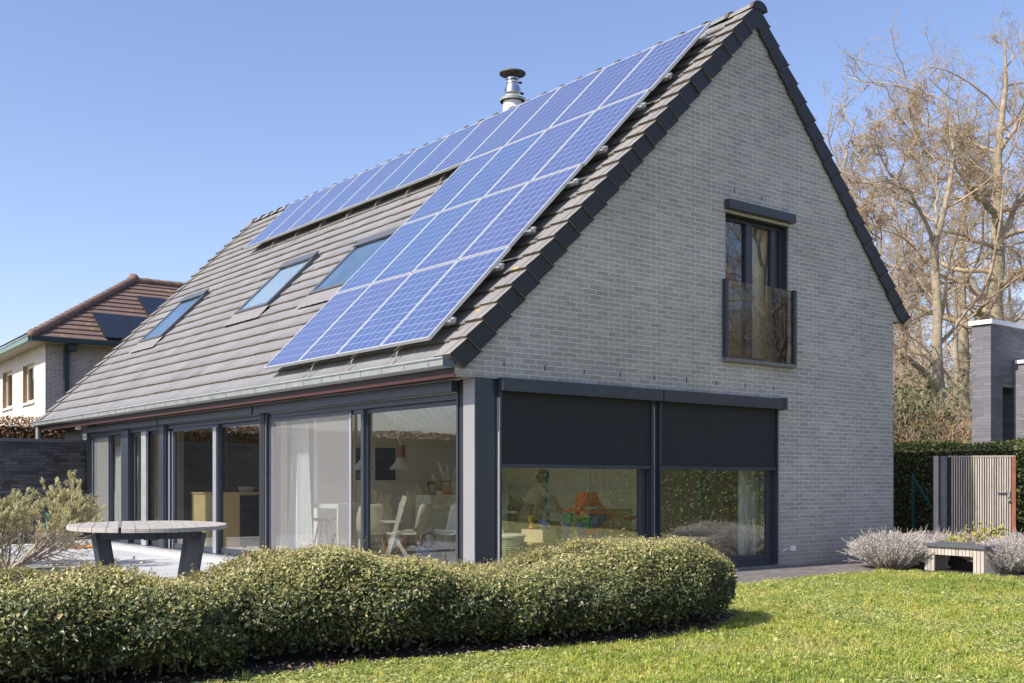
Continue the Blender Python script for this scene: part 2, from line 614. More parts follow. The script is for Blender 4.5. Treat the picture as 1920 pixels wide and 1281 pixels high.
# front edge of the planting bed (lawn side), from the left of the picture to the right
BED_FRONT = [(-7.6, -3.1), (-6.2, -3.45), (-5.1, -3.62), (-4.3, -3.50), (-3.2, -3.46), (-2.2, -3.62), (-1.2, -3.78), (-0.45, -3.74), (0.15, -3.5), (0.62, -3.2), (0.78, -2.7), (0.5, -2.0), (-0.3, -1.35)]
sheet('lawn', [(-14, -20), (14.4, -20), (11.3, -3.6), (6.2, -3.45), (5.9, -1.22), (3.0, -1.36), (-0.25, -1.36), (-14, -1.36)], 0.0, M['lawn'], 0.16)
sheet('garden_path', [(-0.3, -1.45), (3.0, -1.42), (5.9, -1.26), (9.6, -1.26), (9.6, 0.02), (-0.3, 0.02)], 0.005, M['paver'])
sheet('terrace', [(-5.2, -1.3), (-0.3, -1.3), (-0.3, 0.0), (0.0, 0.0), (0.0, 13.0), (-5.2, 13.0)], -0.05, M['terrace'], 0.12)
sheet('planting_bed', BED_FRONT + [(-2.0, -1.30), (-5.3, -1.30), (-7.6, -1.30)], 0.012, M['soil'], 0.06)
sheet('gravel_strip', [(-9.0, 12.45), (0.0, 12.45), (0.0, 13.06), (-9.0, 13.06)], -0.036, simple('white_pebbles', (0.62, 0.62, 0.60), 0.8, 0, 0.4, 60, 0.8, bscale=60), 0.1)
sheet('side_soil', [(5.95, -3.4), (11.2, -3.4), (11.2, 0.8), (9.65, 0.8), (9.65, -1.22), (5.95, -1.22)], 0.008, M['soil'], 0.05)

# ------------------------------------------------------------------ the brick house
TH = math.radians(45.45)
E1 = np.array((0.0, 1.0, 0.0)); E2 = np.array((math.cos(TH), 0, math.sin(TH))); NN = np.array((-math.sin(TH), 0, math.cos(TH)))
P0 = np.array((0.0, 0.5, 2.7))
RSURF = -0.15                       # tile surface below the panel plane


def roof_pt(Y, v, h=0.0):
    return np.array((0, Y, 2.7)) + E2 * v + NN * (RSURF + h)


house = thing('brick_house', 'pale grey brick house with a steep tiled saddle roof, glazed corner and solar panels', 'house', (0, 0, 0))
W, YB = 8.07, 13.1
APX, APZ = 4.88, 7.33
def roof_under(x):                  # top of the brick gable under the verge
    return 2.36 + (APZ - 2.36) * x / APX if x < APX else APZ + (3.60 - APZ) * (x - APX) / (8.34 - APX)


gw = MB()
T = 0.30
xs = [0.0, 0.53, 4.265, 4.88, 5.35, 5.58, 8.07, 8.34]
holes = {(0.0, 0.53): [(2.27, None)], (0.53, 4.265): [(2.27, None)], (4.265, 4.88): [(2.27, 2.735), (4.62, None)], (4.88, 5.35): [(2.27, 2.735), (4.62, None)],
         (5.35, 5.58): [(-0.06, 2.735), (4.62, None)], (5.58, 8.07): [(-0.06, None)], (8.07, 8.34): [(3.56, None)]}
for a, b_ in zip(xs[:-1], xs[1:]):
    for z0, z1 in holes[(a, b_)]:
        zt = (z1, z1) if z1 is not None else (roof_under(a), roof_under(b_))
        gw.prism([(a, z0), (b_, z0), (b_, zt[1]), (a, zt[0])], 0, 'y', 0.0, T)
gable = gw.build('wall', M['brick'], house)
gable['label'] = 'brick gable wall'
# open vertical joints above the lintels
for px, py in [(945, 682), (1022, 690), (1095, 697), (1163, 702), (1227, 708), (1287, 713), (1343, 718), (1397, 723), (1450, 728), (1377, 357), (1428, 371), (1287, 712)]:
    p = on_y(px, py, 0.0)
    MB().box(p[0] - 0.006, p[0] + 0.006, -0.003, 0.01, p[2] - 0.03, p[2] + 0.028).build('weep_joint', M['black'], gable)
# lintel angle strip under the brick
MB().box(0.0, 5.352, 0.004, 0.12, 2.252, 2.268).build('lintel', M['zinc'], house)
# rear and side walls
MB().box(W - 0.3, W, T, 14.9, -0.06, 3.9).build('wall', M['brick_y'], house)
MB().box(0.3, W - 0.3, YB, YB + 0.28, -0.06, 2.3).box(0.9, W - 0.3, 14.6, 14.88, -0.06, 2.29).build('wall', M['brick'], house)
gb = MB()
for a, b_ in ((0.9, 4.88), (4.88, 7.77)):
    gb.prism([(a, 2.295), (b_, 2.295), (b_, roof_under(b_) - 0.1), (a, roof_under(a) - 0.1)], 0, 'y', 14.62, 14.86)
gb.build('wall', M['brick'], house)

# --- roofs: every tile its own little slab with a side rib
def tile_slope(name, origin, e2, nn, y0, y1, v0, ncourse, pitch, mat, tile_w=0.33, seed=1, holes_=()):
    r = np.random.default_rng(seed)
    prof = [(0.0, -0.007), (0.014, 0.0), (0.150, 0.0), (0.158, -0.004), (0.172, -0.004), (0.180, 0.0), (0.316, 0.0), (0.33, -0.007)]
    k_ = tile_w / 0.33
    vs, fs, mi, ti = [], [], [], []
    nt_ = int(math.ceil((y1 - y0) / tile_w))
    for c in range(ncourse):
        for j in range(nt_):
            yA = y0 + j * tile_w
            wsc = k_
            if yA + tile_w > y1: wsc = k_ * (y1 - yA) / tile_w
            vA = v0 + c * pitch
            vB = vA + pitch + 0.012
            if any(a < yA + tile_w / 2 < b and p < vA + pitch / 2 < q for a, b, p, q in holes_):
                continue
            dl = 0.036 + r.normal(0, 0.003); dt = 0.004 + r.normal(0, 0.0015)
            dv = r.normal(0, 0.003)
            tint = float(np.clip(r.normal(0.5, 0.25), 0, 1))
            base = len(vs)
            for (u, hh) in prof:
                yy = yA + u * wsc
                lo = origin + e2 * (vA + dv) + nn * (dl + hh); lo[1] += yy
                up = origin + e2 * vB + nn * (dt + hh); up[1] += yy
                bo = origin + e2 * (vA + dv + 0.004) + nn * (0.0); bo[1] += yy
                vs += [lo, up, bo]; ti += [tint] * 3
            for i in range(len(prof) - 1):
                a = base + 3 * i; b_ = a + 3
                fs.append((a, b_, b_ + 1, a + 1)); mi.append(0)
                fs.append((a, a + 2, b_ + 2, b_)); mi.append(1)
    vs = np.array(vs); fs = np.array(fs)
    # orient outward
    me = np_mesh(name, vs, fs, tint=np.array(ti), midx=mi)
    return me


PITCH = 0.2875
VE = -0.235
SKY = [(5.42, 6.62), (8.17 - 0.62, 8.17 + 0.62), (12.2 - 0.6, 12.2 + 0.6)]     # roof windows along the length, filled below
o0 = np.array((0, 0, 2.7)) + NN * RSURF
me = tile_slope('roof', o0, E2, NN, -0.02, 15.25, VE, 24, PITCH, M['tile'], seed=3)
roof = link_mesh('roof', me, [M['tile'], M['tile_edge']], house)
deck = MB()
a_, b_ = roof_pt(0, VE + 0.02, -0.012), roof_pt(0, 6.80, -0.012)
c_, d_ = roof_pt(0, 6.80, -0.16), roof_pt(0, VE + 0.02, -0.10)
deck.prism([(p[0], p[2]) for p in (a_, b_, c_, d_)], 0, 'y', 0.31, 15.2)
E2R = np.array((-(8.42 - 4.88), 0, 7.38 - 3.63)); LR = np.linalg.norm(E2R); E2R /= LR
NR = np.array((E2R[2], 0, -E2R[0]))
oR = np.array((8.42, 0, 3.63))
pr_ = [oR + E2R * 0.02 - NR * 0.012, oR + E2R * LR - NR * 0.012, oR + E2R * LR - NR * 0.16, oR + E2R * 0.02 - NR * 0.10]
deck.prism([(p[0], p[2]) for p in pr_][::-1], 0, 'y', 0.31, 15.2)
deck.build('roof_deck', M['fascia'], roof)
meR = tile_slope('roof', oR, E2R, NR, -0.02, 15.25, 0.0, 18, LR / 18.0, M['tile'], seed=5)
roofR = link_mesh('roof', meR, [M['tile'], M['tile_edge']], house)

# verge tiles: top cap and a dark side skirt per course
def verge(origin, e2, nn, n, pitch, v0, yout, sgn, mats, parent, seed):
    r = np.random.default_rng(seed)
    b = MB()
    for c in range(n):
        vA, vB = v0 + c * pitch, v0 + (c + 1) * pitch + 0.03
        hl = 0.056 + r.normal(0, 0.003); hu = 0.018
        dy = r.normal(0, 0.004)
        def P(v, h, y):
            q = origin + e2 * v + nn * h
            return (q[0], y, q[2])
        y0, y1 = yout + dy, yout + sgn * 0.30
        sk = -0.175
        tint = float(np.clip(r.normal(0.5, 0.3), 0, 1))
        vs = [P(vA, hl, y0), P(vA, hl, y1), P(vB, hu, y1), P(vB, hu, y0),
              P(vA, 0.0, y1), P(vA + 0.03, sk, y0), P(vB + 0.02, sk - 0.03, y0), P(vA, hl - 0.05, y0 + sgn * 0.02), P(vA + 0.03, sk, y0 + sgn * 0.022), P(vB + 0.02, sk - 0.03, y0 + sgn * 0.022)]
        if sgn > 0:
            b.add(vs, [(0, 1, 2, 3)], 0, tint)
            b.add(vs, [(0, 7, 4, 1)], 1, tint)
            b.add(vs, [(0, 3, 6, 5)], 2, tint)
            b.add(vs, [(0, 5, 8, 7)], 1, tint)
            b.add(vs, [(5, 6, 9, 8)], 2, tint)
        else:
            b.add(vs, [(0, 3, 2, 1)], 0, tint)
            b.add(vs, [(0, 1, 4, 7)], 1, tint)
            b.add(vs, [(0, 5, 6, 3)], 2, tint)
        # pale front lip of each skirt
        q0, q1 = np.array(P(vA - 0.002, hl, y0 - sgn * 0.006)), np.array(P(vA + 0.028, sk, y0 - sgn * 0.006))
        b.obox((q0 + q1) / 2, (q1 - q0) / 2, np.array((0, 0.008, 0)), e2 * 0.006, 1, tint)
        # rib line along the cap
        m0, m1 = np.array(P(vA, hl, y0 + sgn * 0.11)), np.array(P(vB, hu, y0 + sgn * 0.11))
        b.obox((m0 + m1) / 2, (m1 - m0) / 2, np.array((0, 0.006, 0)), nn * 0.005, 0, tint)
    return b.build('verge_tiles', mats, parent, tinted=True)


vm = [M['verge_tile'], M['tile_edge'], M['tile_side']]
verge(o0, E2, NN, 24, PITCH, VE, -0.045, 1, vm, house, 11)
verge(oR, E2R, NR, 18, LR / 18.0, 0.0, -0.045, 1, vm, house, 12)
verge(o0, E2, NN, 24, PITCH, VE, 15.27, -1, vm, house, 13)
# ridge caps
rg = MB()
r_ = np.random.default_rng(9)
zr = roof_pt(0, 6.72, 0.03)[2] + 0.05
for k in range(36):
    y = -0.05 + k * 0.43
    pf = []
    dz = r_.normal(0, 0.004)
    for s, (w0, h0) in ((0, (0.155, 0.0)), (1, (0.135, -0.012))):
        for q in range(7):
            a = math.pi * q / 6
            pf.append((4.90 - w0 * math.cos(a), y + (0.46 if s else 0.0), zr - 0.075 + h0 + dz + (w0 * 0.72) * math.sin(a)))
    fs = [(q, q + 1, 7 + q + 1, 7 + q) for q in range(6)]
    t_ = float(np.clip(r_.normal(0.4, 0.25), 0, 1))
    rg.add(pf, fs, 0, t_)
    rg.add([pf[q] for q in range(7)], [tuple(range(7))[::-1]], 2 if k == 0 else 1, t_)
    rg.add([(p[0], p[1] - 0.004, p[2] + 0.004) for p in pf[:7]] + [(p[0], p[1] + 0.05, p[2] + 0.008) for p in pf[:7]], [(q, q + 1, 8 + q, 7 + q) for q in range(6)], 1, t_)
rg.build('ridge_caps', vm, house, tinted=True)

# gutter, fascia, soffit, downpipe
gt = MB()
gt.prism([(-0.165, 2.425), (-0.150, 2.352), (-0.025, 2.335), (-0.012, 2.41)], 0, 'y', -0.015, 15.45)
gt.tube([(-0.168, -0.02, 2.428), (-0.168, 15.46, 2.428)], 0.012, 8)
for k in range(33):
    y = 0.27 + k * 0.465
    gt.obox((-0.1605, y, 2.388), (0, 0.008, 0), (0.0085, 0, -0.0415), (0.004, 0, 0.001))
gt.build('gutter', M['zinc'], house)
MB().box(-0.166, -0.012, -0.019, -0.016, 2.335, 2.425).build('gutter_end', simple('blue_grey_end_cap', (0.10, 0.13, 0.16), 0.4), house)
MB().box(0.0, 0.03, 0.302, 15.3, 2.275, 2.42).build('fascia', M['fascia'], house)
MB().box(-0.012, 0.022, 0.002, 15.3, 2.243, 2.272).build('fascia_strip', M['red_wood'], house)
MB().box(-0.004, -0.001, 0.003, 0.30, 2.275, 2.42).build('fascia', M['fascia'], house)
MB().box(0.031, 1.0, 0.32, 15.2, 2.285, 2.31).build('soffit', M['fascia'], house)
MB().tube([(-0.06, 15.25, 2.34), (-0.06, 15.25, 0.0)], 0.045, 12).build('downpipe', M['zinc'], house, smooth=True)
rp = MB().tube([(8.13, 0.25, 3.5), (8.13, 0.25, 3.2), (8.10, 0.25, 3.0), (8.10, 0.25, 0.0)], 0.042, 12)
rp.box(8.10, 8.30, 0.16, 0.34, 3.34, 3.54)
rp.build('downpipe', M['dark_gutter'], house, smooth=True)
MB().box(8.13, 8.17, 0.05, 0.09, 0, 1.7).box(8.13, 8.17, 0.5, 0.54, 0, 1.7).box(8.125, 8.175, 0.09, 0.5, 0.05, 1.7).build('side_fence_panel', simple('weathered_side_board', (0.19, 0.17, 0.15), 0.9, 0, 0.3, 6), house)

# corner column
cl = MB().box(0.275, 0.53, 0.015, 0.225, -0.05, 2.25)
cl.build('column', [M['anthracite']], house, bevel=0.004)
MB().box(0.268, 0.2749, 0.018, 0.222, -0.045, 2.245).build('column_left_face', M['column'], house)  # thin pale sheet over the left face of the dark column
MB().box(0.53, 0.575, 0.03, 0.2, -0.04, 2.249).build('column_trim', M['anthracite'], house)
MB().box(0.285, 0.32, 0.225, 0.315, -0.04, 2.249).build('column_trim', M['black'], house)

# ---- facade bays (facing the terrace)
FX = 0.30
def facade_bay(y0, y1, box_y0, box_y1):
    f = MB()
    f.box(FX + 0.01, FX + 0.11, y0, y1, 2.045, 2.115)                    # head
    f.box(FX + 0.012, FX + 0.11, y0 + 0.001, y1 - 0.001, 0.0, 0.035)       # sill rail
    f.box(FX + 0.008, FX + 0.12, y0, y0 + 0.05, 0.036, 2.044)
    f.box(FX + 0.008, FX + 0.12, y1 - 0.05, y1, 0.036, 2.044)
    o = f.build('window_frame', M['anthracite'], house, bevel=0.003)
    MB().box(0.195, 0.309, box_y0, box_y1, 2.118, 2.242).build('screen_box', M['anthracite'], house, bevel=0.005)
    # guide rails for the blinds
    for yy in (y0 + 0.012, y1 - 0.042):
        MB().box(0.272, FX + 0.007, yy, yy + 0.03, 0.0, 2.117).build('guide_rail', M['anthracite'], house)
    return o


def leaf_frame(par, x, y0, y1, z0=0.04, z1=2.04, t=0.06, d=0.045, mat=None, glass=True, gm=None):
    f = MB()
    f.box(x, x + d, y0, y0 + t, z0, z1).box(x, x + d, y1 - t, y1, z0, z1)
    f.box(x + 0.001, x + d - 0.001, y0 + t, y1 - t, z0, z0 + 0.085).box(x + 0.001, x + d - 0.001, y0 + t, y1 - t, z1 - 0.05, z1)
    o = f.build('sash', mat or M['anthracite'], par, bevel=0.002)
    if glass:
        MB().box(x + 0.018, x + 0.026, y0 + t, y1 - t, z0 + 0.085, z1 - 0.05).build('pane', gm or M['glass'], par)
    return o


M['mesh_grey'] = mesh_cloth('grey_insect_mesh', (0.36, 0.355, 0.35), 0.20)
def insect_screen(par, x, y0, y1):
    f = MB()
    f.box(x, x + 0.02, y0, y0 + 0.03, 0.04, 2.04).box(x, x + 0.02, y1 - 0.03, y1, 0.04, 2.04)
    f.box(x + 0.001, x + 0.019, y0 + 0.03, y1 - 0.03, 0.04, 0.08).box(x + 0.001, x + 0.019, y0 + 0.03, y1 - 0.03, 2.01, 2.04)
    f.build('insect_screen_frame', M['anthracite'], par)
    MB().box(x + 0.009, x + 0.011, y0 + 0.03, y1 - 0.03, 0.08, 2.01).build('insect_screen', M['mesh_grey'], par)


bayA = facade_bay(0.316, 5.02, 0.34, 5.26)
leaf_frame(bayA, FX + 0.066, 0.366, 2.44)
leaf_frame(bayA, FX + 0.020, 2.40, 4.93)
insect_screen(bayA, FX + 0.0085 - 0.01, 2.66, 4.95)
bayB = facade_bay(5.17, 8.87, 5.31, 8.98)
leaf_frame(bayB, FX + 0.066, 5.22, 6.84)
leaf_frame(bayB, FX + 0.020, 6.77, 8.60)
bayC = facade_bay(9.06, 13.05, 9.03, 13.09)
leaf_frame(bayC, FX + 0.066, 9.12, 9.93)
leaf_frame(bayC, FX + 0.066, 9.72, 10.62)
leaf_frame(bayC, FX + 0.066, 11.06, 11.86)
leaf_frame(bayC, FX + 0.020, 11.74, 12.74)
insect_screen(bayC, FX + 0.0085 - 0.01, 11.78, 12.70)
MB().box(0.27, 0.40, 10.66, 11.02, 0.0, 2.116).build('door_post', M['anthracite'], house, bevel=0.004)
MB().box(0.262, 0.300, 9.72, 9.955, 0.037, 2.04).build('door_post', M['zinc'], house)  # frame post in pale zinc, its sunlit look put into the colour
MB().box(0.26, 0.40, 5.03, 5.16, 0.0, 2.116).build('door_post', M['black'], house)
MB().box(0.26, 0.40, 8.88, 9.05, 0.0, 2.116).build('door_post', M['anthracite'], house)
MB().box(-0.012, 0.42, 0.24, 13.09, -0.055, -0.002).build('threshold', simple('pale_threshold_stone', (0.50, 0.50, 0.49), 0.6, 0, 0.08, 6), house)
MB().box(0.12, 0.3, 0.24, 13.05, 0.0, 0.024).build('threshold_rail', M['alu'], house)
# lamp and grey end wall below the far eave
MB().box(0.40, 0.46, 13.4, 14.9, -0.06, 2.282).build('end_boarding', simple('grey_boarding', (0.13, 0.13, 0.13), 0.7, 0, 0.2, 5), house)
MB().box(0.10, 0.20, 13.12, 13.22, 2.20, 2.28).build('wall_lamp', M['whitepaint'], house, bevel=0.01)

# ---- gable glazing on the ground floor
gf = MB()
gf.box(0.578, 0.63, 0.03, 0.16, 0.08, 2.249)
gf.box(2.88, 3.06, 0.025, 0.16, 0.08, 2.249)
gf.box(5.29, 5.348, 0.03, 0.16, 0.08, 2.249)
gf.box(0.63, 2.88, 0.04, 0.15, 2.05, 2.249).box(3.06, 5.29, 0.04, 0.15, 2.05, 2.249)
gf.box(0.63, 2.88, 0.04, 0.15, 0.03, 0.085).box(3.06, 5.29, 0.04, 0.15, 0.03, 0.085)
gfo = gf.build('window_frame', M['anthracite'], house, bevel=0.003)
for x0, x1 in ((0.63, 2.88), (3.06, 5.29)):
    s = MB()
    s.box(x0, x0 + 0.04, 0.06, 0.12, 0.086, 2.05).box(x1 - 0.1, x1 - 0.01, 0.06, 0.12, 0.086, 2.05)
    s.box(x0 + 0.04, x1 - 0.1, 0.061, 0.119, 0.086, 0.175).box(x0 + 0.04, x1 - 0.1, 0.061, 0.119, 1.98, 2.05)
    s.build('sash', M['anthracite'], gfo, bevel=0.002)
    MB().box(x0 + 0.04, x1 - 0.1, 0.085, 0.093, 0.175, 1.98).build('pane', M['glass_gable'], gfo)
for x0, x1, zb in ((0.572, 3.035, 2.118), (3.055, 5.42, 2.118)):
    MB().box(x0, x1, -0.085, 0.0, zb, 2.262).build('screen_box', M['anthracite'], house, bevel=0.004)
MB().box(5.36, 5.425, -0.092, 0.0, 2.114, 2.275).build('screen_box_end', M['anthracite'], house)
for x0, x1 in ((0.60, 2.895), (3.075, 5.285)):
    sc_ = MB().box(x0, x1, 0.006, 0.0085, 1.335, 2.125).build('roller_screen', M['screen'], house)
    MB().box(x0 - 0.005, x1 + 0.005, -0.008, 0.016, 1.295, 1.337).build('bottom_bar', M['anthracite'], sc_, bevel=0.003)
for x0 in (0.578, 2.902, 3.04, 5.30):
    MB().box(x0, x0 + 0.028, -0.022, 0.022, 0.05, 2.117).build('guide_rail', M['anthracite'], house)
for x0, x1, y0, y1 in ((5.318, 5.323, -0.026, -0.0225), (2.945, 2.950, -0.02, 0.024), (0.568, 0.576, -0.024, 0.02)):
    MB().box(x0, x1, y0, y1, 0.05, 2.05).build('guide_rail_edge', M['alu'], house)
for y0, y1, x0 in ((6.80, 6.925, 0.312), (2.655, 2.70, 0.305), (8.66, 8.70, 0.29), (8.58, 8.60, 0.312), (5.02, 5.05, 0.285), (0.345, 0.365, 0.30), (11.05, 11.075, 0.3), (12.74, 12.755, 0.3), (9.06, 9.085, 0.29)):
    MB().box(x0 - 0.012, x0, y0, y1, 0.04, 2.0).build('stile_sun_edge', M['stile'], house)  # pale strips added on the dark stiles to paint their sunlit edges
MB().box(0.535, 5.46, -0.07, 0.12, -0.03, 0.028).build('sill', M['stone'], house, bevel=0.004)

# ---- tall window with a glass guard upstairs
uf = MB()
uf.box(4.267, 4.30, 0.11, 0.20, 2.74, 4.62).box(5.50, 5.578, 0.10, 0.2, 2.74, 4.62)
uf.box(4.80, 4.925, 0.10, 0.19, 2.80, 4.56)
uf.box(5.33, 5.42, 0.11, 0.19, 2.80, 4.56)
uf.box(5.43, 5.49, 0.13, 0.2, 2.80, 4.56)
uf.box(4.30, 5.50, 0.105, 0.195, 2.742, 2.80).box(4.30, 5.50, 0.105, 0.195, 4.56, 4.62)
ufo = uf.build('window_frame', M['anthracite'], house, bevel=0.002)
MB().box(4.30, 4.80, 0.14, 0.147, 2.80, 4.56).box(4.925, 5.33, 0.14, 0.147, 2.80, 4.56).build('pane', M['glass'], ufo)
MB().box(4.272, 4.30, 0.03, 0.10, 2.75, 4.62).build('guide_rail', M['anthracite'], house)
MB().box(5.55, 5.576, 0.03, 0.10, 2.75, 4.62).build('guide_rail', M['anthracite'], house)
MB().box(4.245, 5.615, -0.09, 0.02, 4.655, 4.775).build('screen_box', M['anthracite'], house, bevel=0.004)
MB().box(4.27, 5.575, 0.022, 0.10, 4.60, 4.655).build('screen_roll', M['screen'], house)
MB().box(4.205, 5.65, -0.075, 0.12, 2.69, 2.738).build('sill', M['stone'], house, bevel=0.003)
rlo = MB().box(4.2501, 5.6049, -0.045, -0.033, 2.745, 3.745).build('balcony_guard', M['glass_guard'], house)
MB().box(4.20, 4.25, -0.07, -0.002, 2.739, 3.75).build('guard_post', M['anthracite'], rlo, bevel=0.003)
MB().box(5.605, 5.655, -0.07, -0.002, 2.739, 3.75).build('guard_post', M['anthracite'], rlo, bevel=0.003)
# outdoor socket
MB().box(5.60, 5.665, -0.045, -0.001, 0.205, 0.275).tube([(5.60, -0.02, 0.235), (5.55, -0.03, 0.228), (5.50, -0.03, 0.24), (5.44, -0.02, 0.215), (5.42, -0.01, 0.19)], 0.007, 6).build('wall_socket', M['plastic_white'], house, bevel=0.004)

# ---- roof windows
def roof_window(y0, y1, v0, v1, lab, bl):
    f = MB()
    def ob(ya, yb, va, vb, ha, hb, mi=0):
        c = (roof_pt((ya + yb) / 2, (va + vb) / 2, (ha + hb) / 2))
        f.obox(c, (0, (yb - ya) / 2, 0), E2 * (vb - va) / 2, NN * (hb - ha) / 2, mi)
    t = 0.075
    ob(y0, y0 + t, v0, v1, -0.02, 0.088); ob(y1 - t, y1, v0, v1, -0.02, 0.085)
    ob(y0 + t, y1 - t, v0, v0 + t, -0.02, 0.083)
    ob(y0 + t, y1 - t, v1 - 0.13, v1, -0.02, 0.102)
    ob(y0 - 0.01, y1 + 0.01, v1 - 0.14, v1 + 0.04, 0.089, 0.112)
    ob(y0 + 0.02, y1 - 0.02, v0 - 0.02, v0, -0.01, 0.05)
    o = f.build('roof_window', M['win_grey'], house, bevel=0.004)
    o['label'] = lab
    g = MB()
    c = roof_pt((y0 + y1) / 2, (v0 + v1) / 2 - 0.03, 0.074)
    g.obox(c, (0, (y1 - y0) / 2 - t, 0), E2 * ((v1 - v0) / 2 - 0.1), NN * 0.004)
    g.build('pane', M['glass_roof'], o)
    # backing sheet, bright reflections in the pane put into its colour
    g = MB()
    c = roof_pt((y0 + y1) / 2, (v0 + v1) / 2 - 0.03, 0.054)
    g.obox(c, (0, (y1 - y0) / 2 - t, 0), E2 * ((v1 - v0) / 2 - 0.1), NN * 0.004)
    g.build('pane_backing', M[bl], o)
    # lead apron below
    a = MB()
    nseg = 24
    vs = []
    for i in range(nseg + 1):
        yy = y0 - 0.06 + (y1 - y0 + 0.12) * i / nseg
        for v, h in ((v0 - 0.005, 0.06), (v0 - 0.16, 0.050), (v0 - 0.30, 0.046 + 0.004 * math.sin(i * 1.9))):
            vs.append(roof_pt(yy, v, h))
    fs = []
    for i in range(nseg):
        for q in range(2):
            fs.append((3 * i + q, 3 * i + 3 + q, 3 * i + 4 + q, 3 * i + 1 + q)[::-1])
    a.add(vs, fs)
    a.build('apron', M['apron'], o, smooth=True)


M['win_grey'] = simple('grey_roof_window_cladding', (0.10, 0.105, 0.115), 0.45, 0.1, 0.05, 6)
M['glass_roof'] = glass_mat('roof_window_glass', 2.5, (0.85, 0.9, 0.93))
M['pane_backing'] = simple('painted_sky_reflection', (0.27, 0.38, 0.50), 0.8, 0, 0.5, 1.2)  # blue of the sky reflection put into the colour
M['pane_backing_white'] = simple('painted_white_reflection', (0.80, 0.83, 0.82), 0.8, 0, 0.12, 1.2)  # pale reflection put into the colour
M['apron'] = simple('pinkish_lead_apron', (0.212, 0.200, 0.196), 0.8, 0, 0.15, 7)
roof_window(12.18, 13.45, 2.0, 3.42, 'roof window nearest the far end of the roof', 'pane_backing')
roof_window(7.50, 8.78, 2.05, 3.42, 'middle roof window with a pale reflection', 'pane_backing_white')
roof_window(4.72, 5.95, 1.98, 3.28, 'roof window partly behind the solar panels', 'pane_backing')

# ---- flue on the ridge
fl_y = on_x(961, 205, 5.12)[1]
fx, fz = 5.12, 7.42
fb = MB().lathe([(0.175, -0.3), (0.165, 0.30), (0.205, 0.30), (0.215, 0.345), (0.16, 0.36)], (fx, fl_y, fz), 28)
fbo = fb.build('flue', M['whitepaint'], house, smooth=True)
MB().lathe([(0.145, 0.36), (0.145, 0.43), (0.150, 0.435), (0.150, 0.45), (0.142, 0.46), (0.142, 0.52), (0.115, 0.575), (0.115, 0.59), (0.121, 0.6), (0.115, 0.615), (0.112, 0.64), (0.118, 0.65), (0.112, 0.66), (0.112, 0.70)], (fx, fl_y, fz), 28).build('flue_pipe', M['steel'], fbo, smooth=True)
MB().lathe([(0.222, 0.3), (0.226, 0.34), (0.17, 0.365)], (fx, fl_y, fz), 28).build('storm_collar', M['zinc'], fbo, smooth=True)
cp = MB().lathe([(0.228, 0.775), (0.228, 0.795), (0.05, 0.84), (0.0, 0.845)], (fx, fl_y, fz), 28).lathe([(0.226, 0.776), (0.05, 0.815), (0.0, 0.82)], (fx, fl_y, fz), 28)
for a in (0.3, 2.4, 4.5):
    cp.box(fx + 0.11 * math.cos(a) - 0.008, fx + 0.11 * math.cos(a) + 0.008, fl_y + 0.11 * math.sin(a) - 0.008, fl_y + 0.11 * math.sin(a) + 0.008, fz + 0.68, fz + 0.8)
cp.build('cowl', simple('rusty_cowl', (0.12, 0.10, 0.085), 0.5, 0.4, 0.5, 14), fbo, smooth=True)
MB().box(fx + 0.09, fx + 0.14, fl_y - 0.14, fl_y - 0.10, fz + 0.42, fz + 0.45).build('clamp', M['black'], fbo)
MB().box(fx + 0.07, fx + 0.12, fl_y - 0.12, fl_y - 0.08, fz + 0.61, fz + 0.635).build('clamp', M['black'], fbo)

# ---- rooms
rm = MB().box(0.42, 7.77, 0.32, 13.1, -0.05, 0.012)
rm.build('floor', M['floor_in'], house)
MB().box(0.41, 7.765, 0.31, 13.095, 2.282, 2.56).box(0.11, 0.41, 0.31, 13.095, 2.315, 2.5).build('ceiling', M['ceiling'], house)
MB().box(1.55, 7.77, 5.86, 5.98, 0.012, 2.28).box(5.3, 5.42, 2.6, 5.86, 0.012, 2.28).box(5.42, 7.77, 2.6, 2.72, 0.012, 2.28).build('room_wall', M['cream'], house)
MB().box(2.3, 2.42, 8.6, 13.09, 0.012, 2.28).box(0.45, 2.3, 12.95, 13.09, 0.012, 2.28).build('room_wall', M['cream'], house)
MB().box(3.0, 7.7, 8.45, 8.58, 0.012, 2.28).build('dark_kitchen_panel', M['dark_in'], house)  # black cupboards along the kitchen wall
MB().box(2.22, 2.299, 8.62, 12.9, 0.012, 2.279).build('dark_kitchen_panel', simple('dark_brown_panel', (0.05, 0.04, 0.032), 0.5), house)  # dark panel before the cream wall, added to darken the room
MB().box(3.2, 7.2, 2.9, 3.02, 2.57, 4.7).build('room_wall', M['cream'], house)
sl = MB()
pA, pB = on_y(705, 765, 4.3), on_y(862, 765, 4.3)
qA, qB = on_y(762, 803, 5.8), on_y(890, 806, 5.8)
for k in range(9):
    t0, t1 = k / 9.0, (k + 0.84) / 9.0
    a0 = pA + (pB - pA) * t0; a1 = pA + (pB - pA) * t1
    b0 = qA + (qB - qA) * t0; b1 = qA + (qB - qA) * t1
    dz = np.array((0, 0, 0.03))
    sl.add([a0, a1, b1, b0, a0 + dz, a1 + dz, b1 + dz, b0 + dz], [(0, 3, 2, 1), (4, 5, 6, 7), (0, 1, 5, 4), (1, 2, 6, 5), (2, 3, 7, 6), (3, 0, 4, 7)])
sl.build('sloped_slats', M['whitepaint'], house)  # sloped white slats with narrow gaps

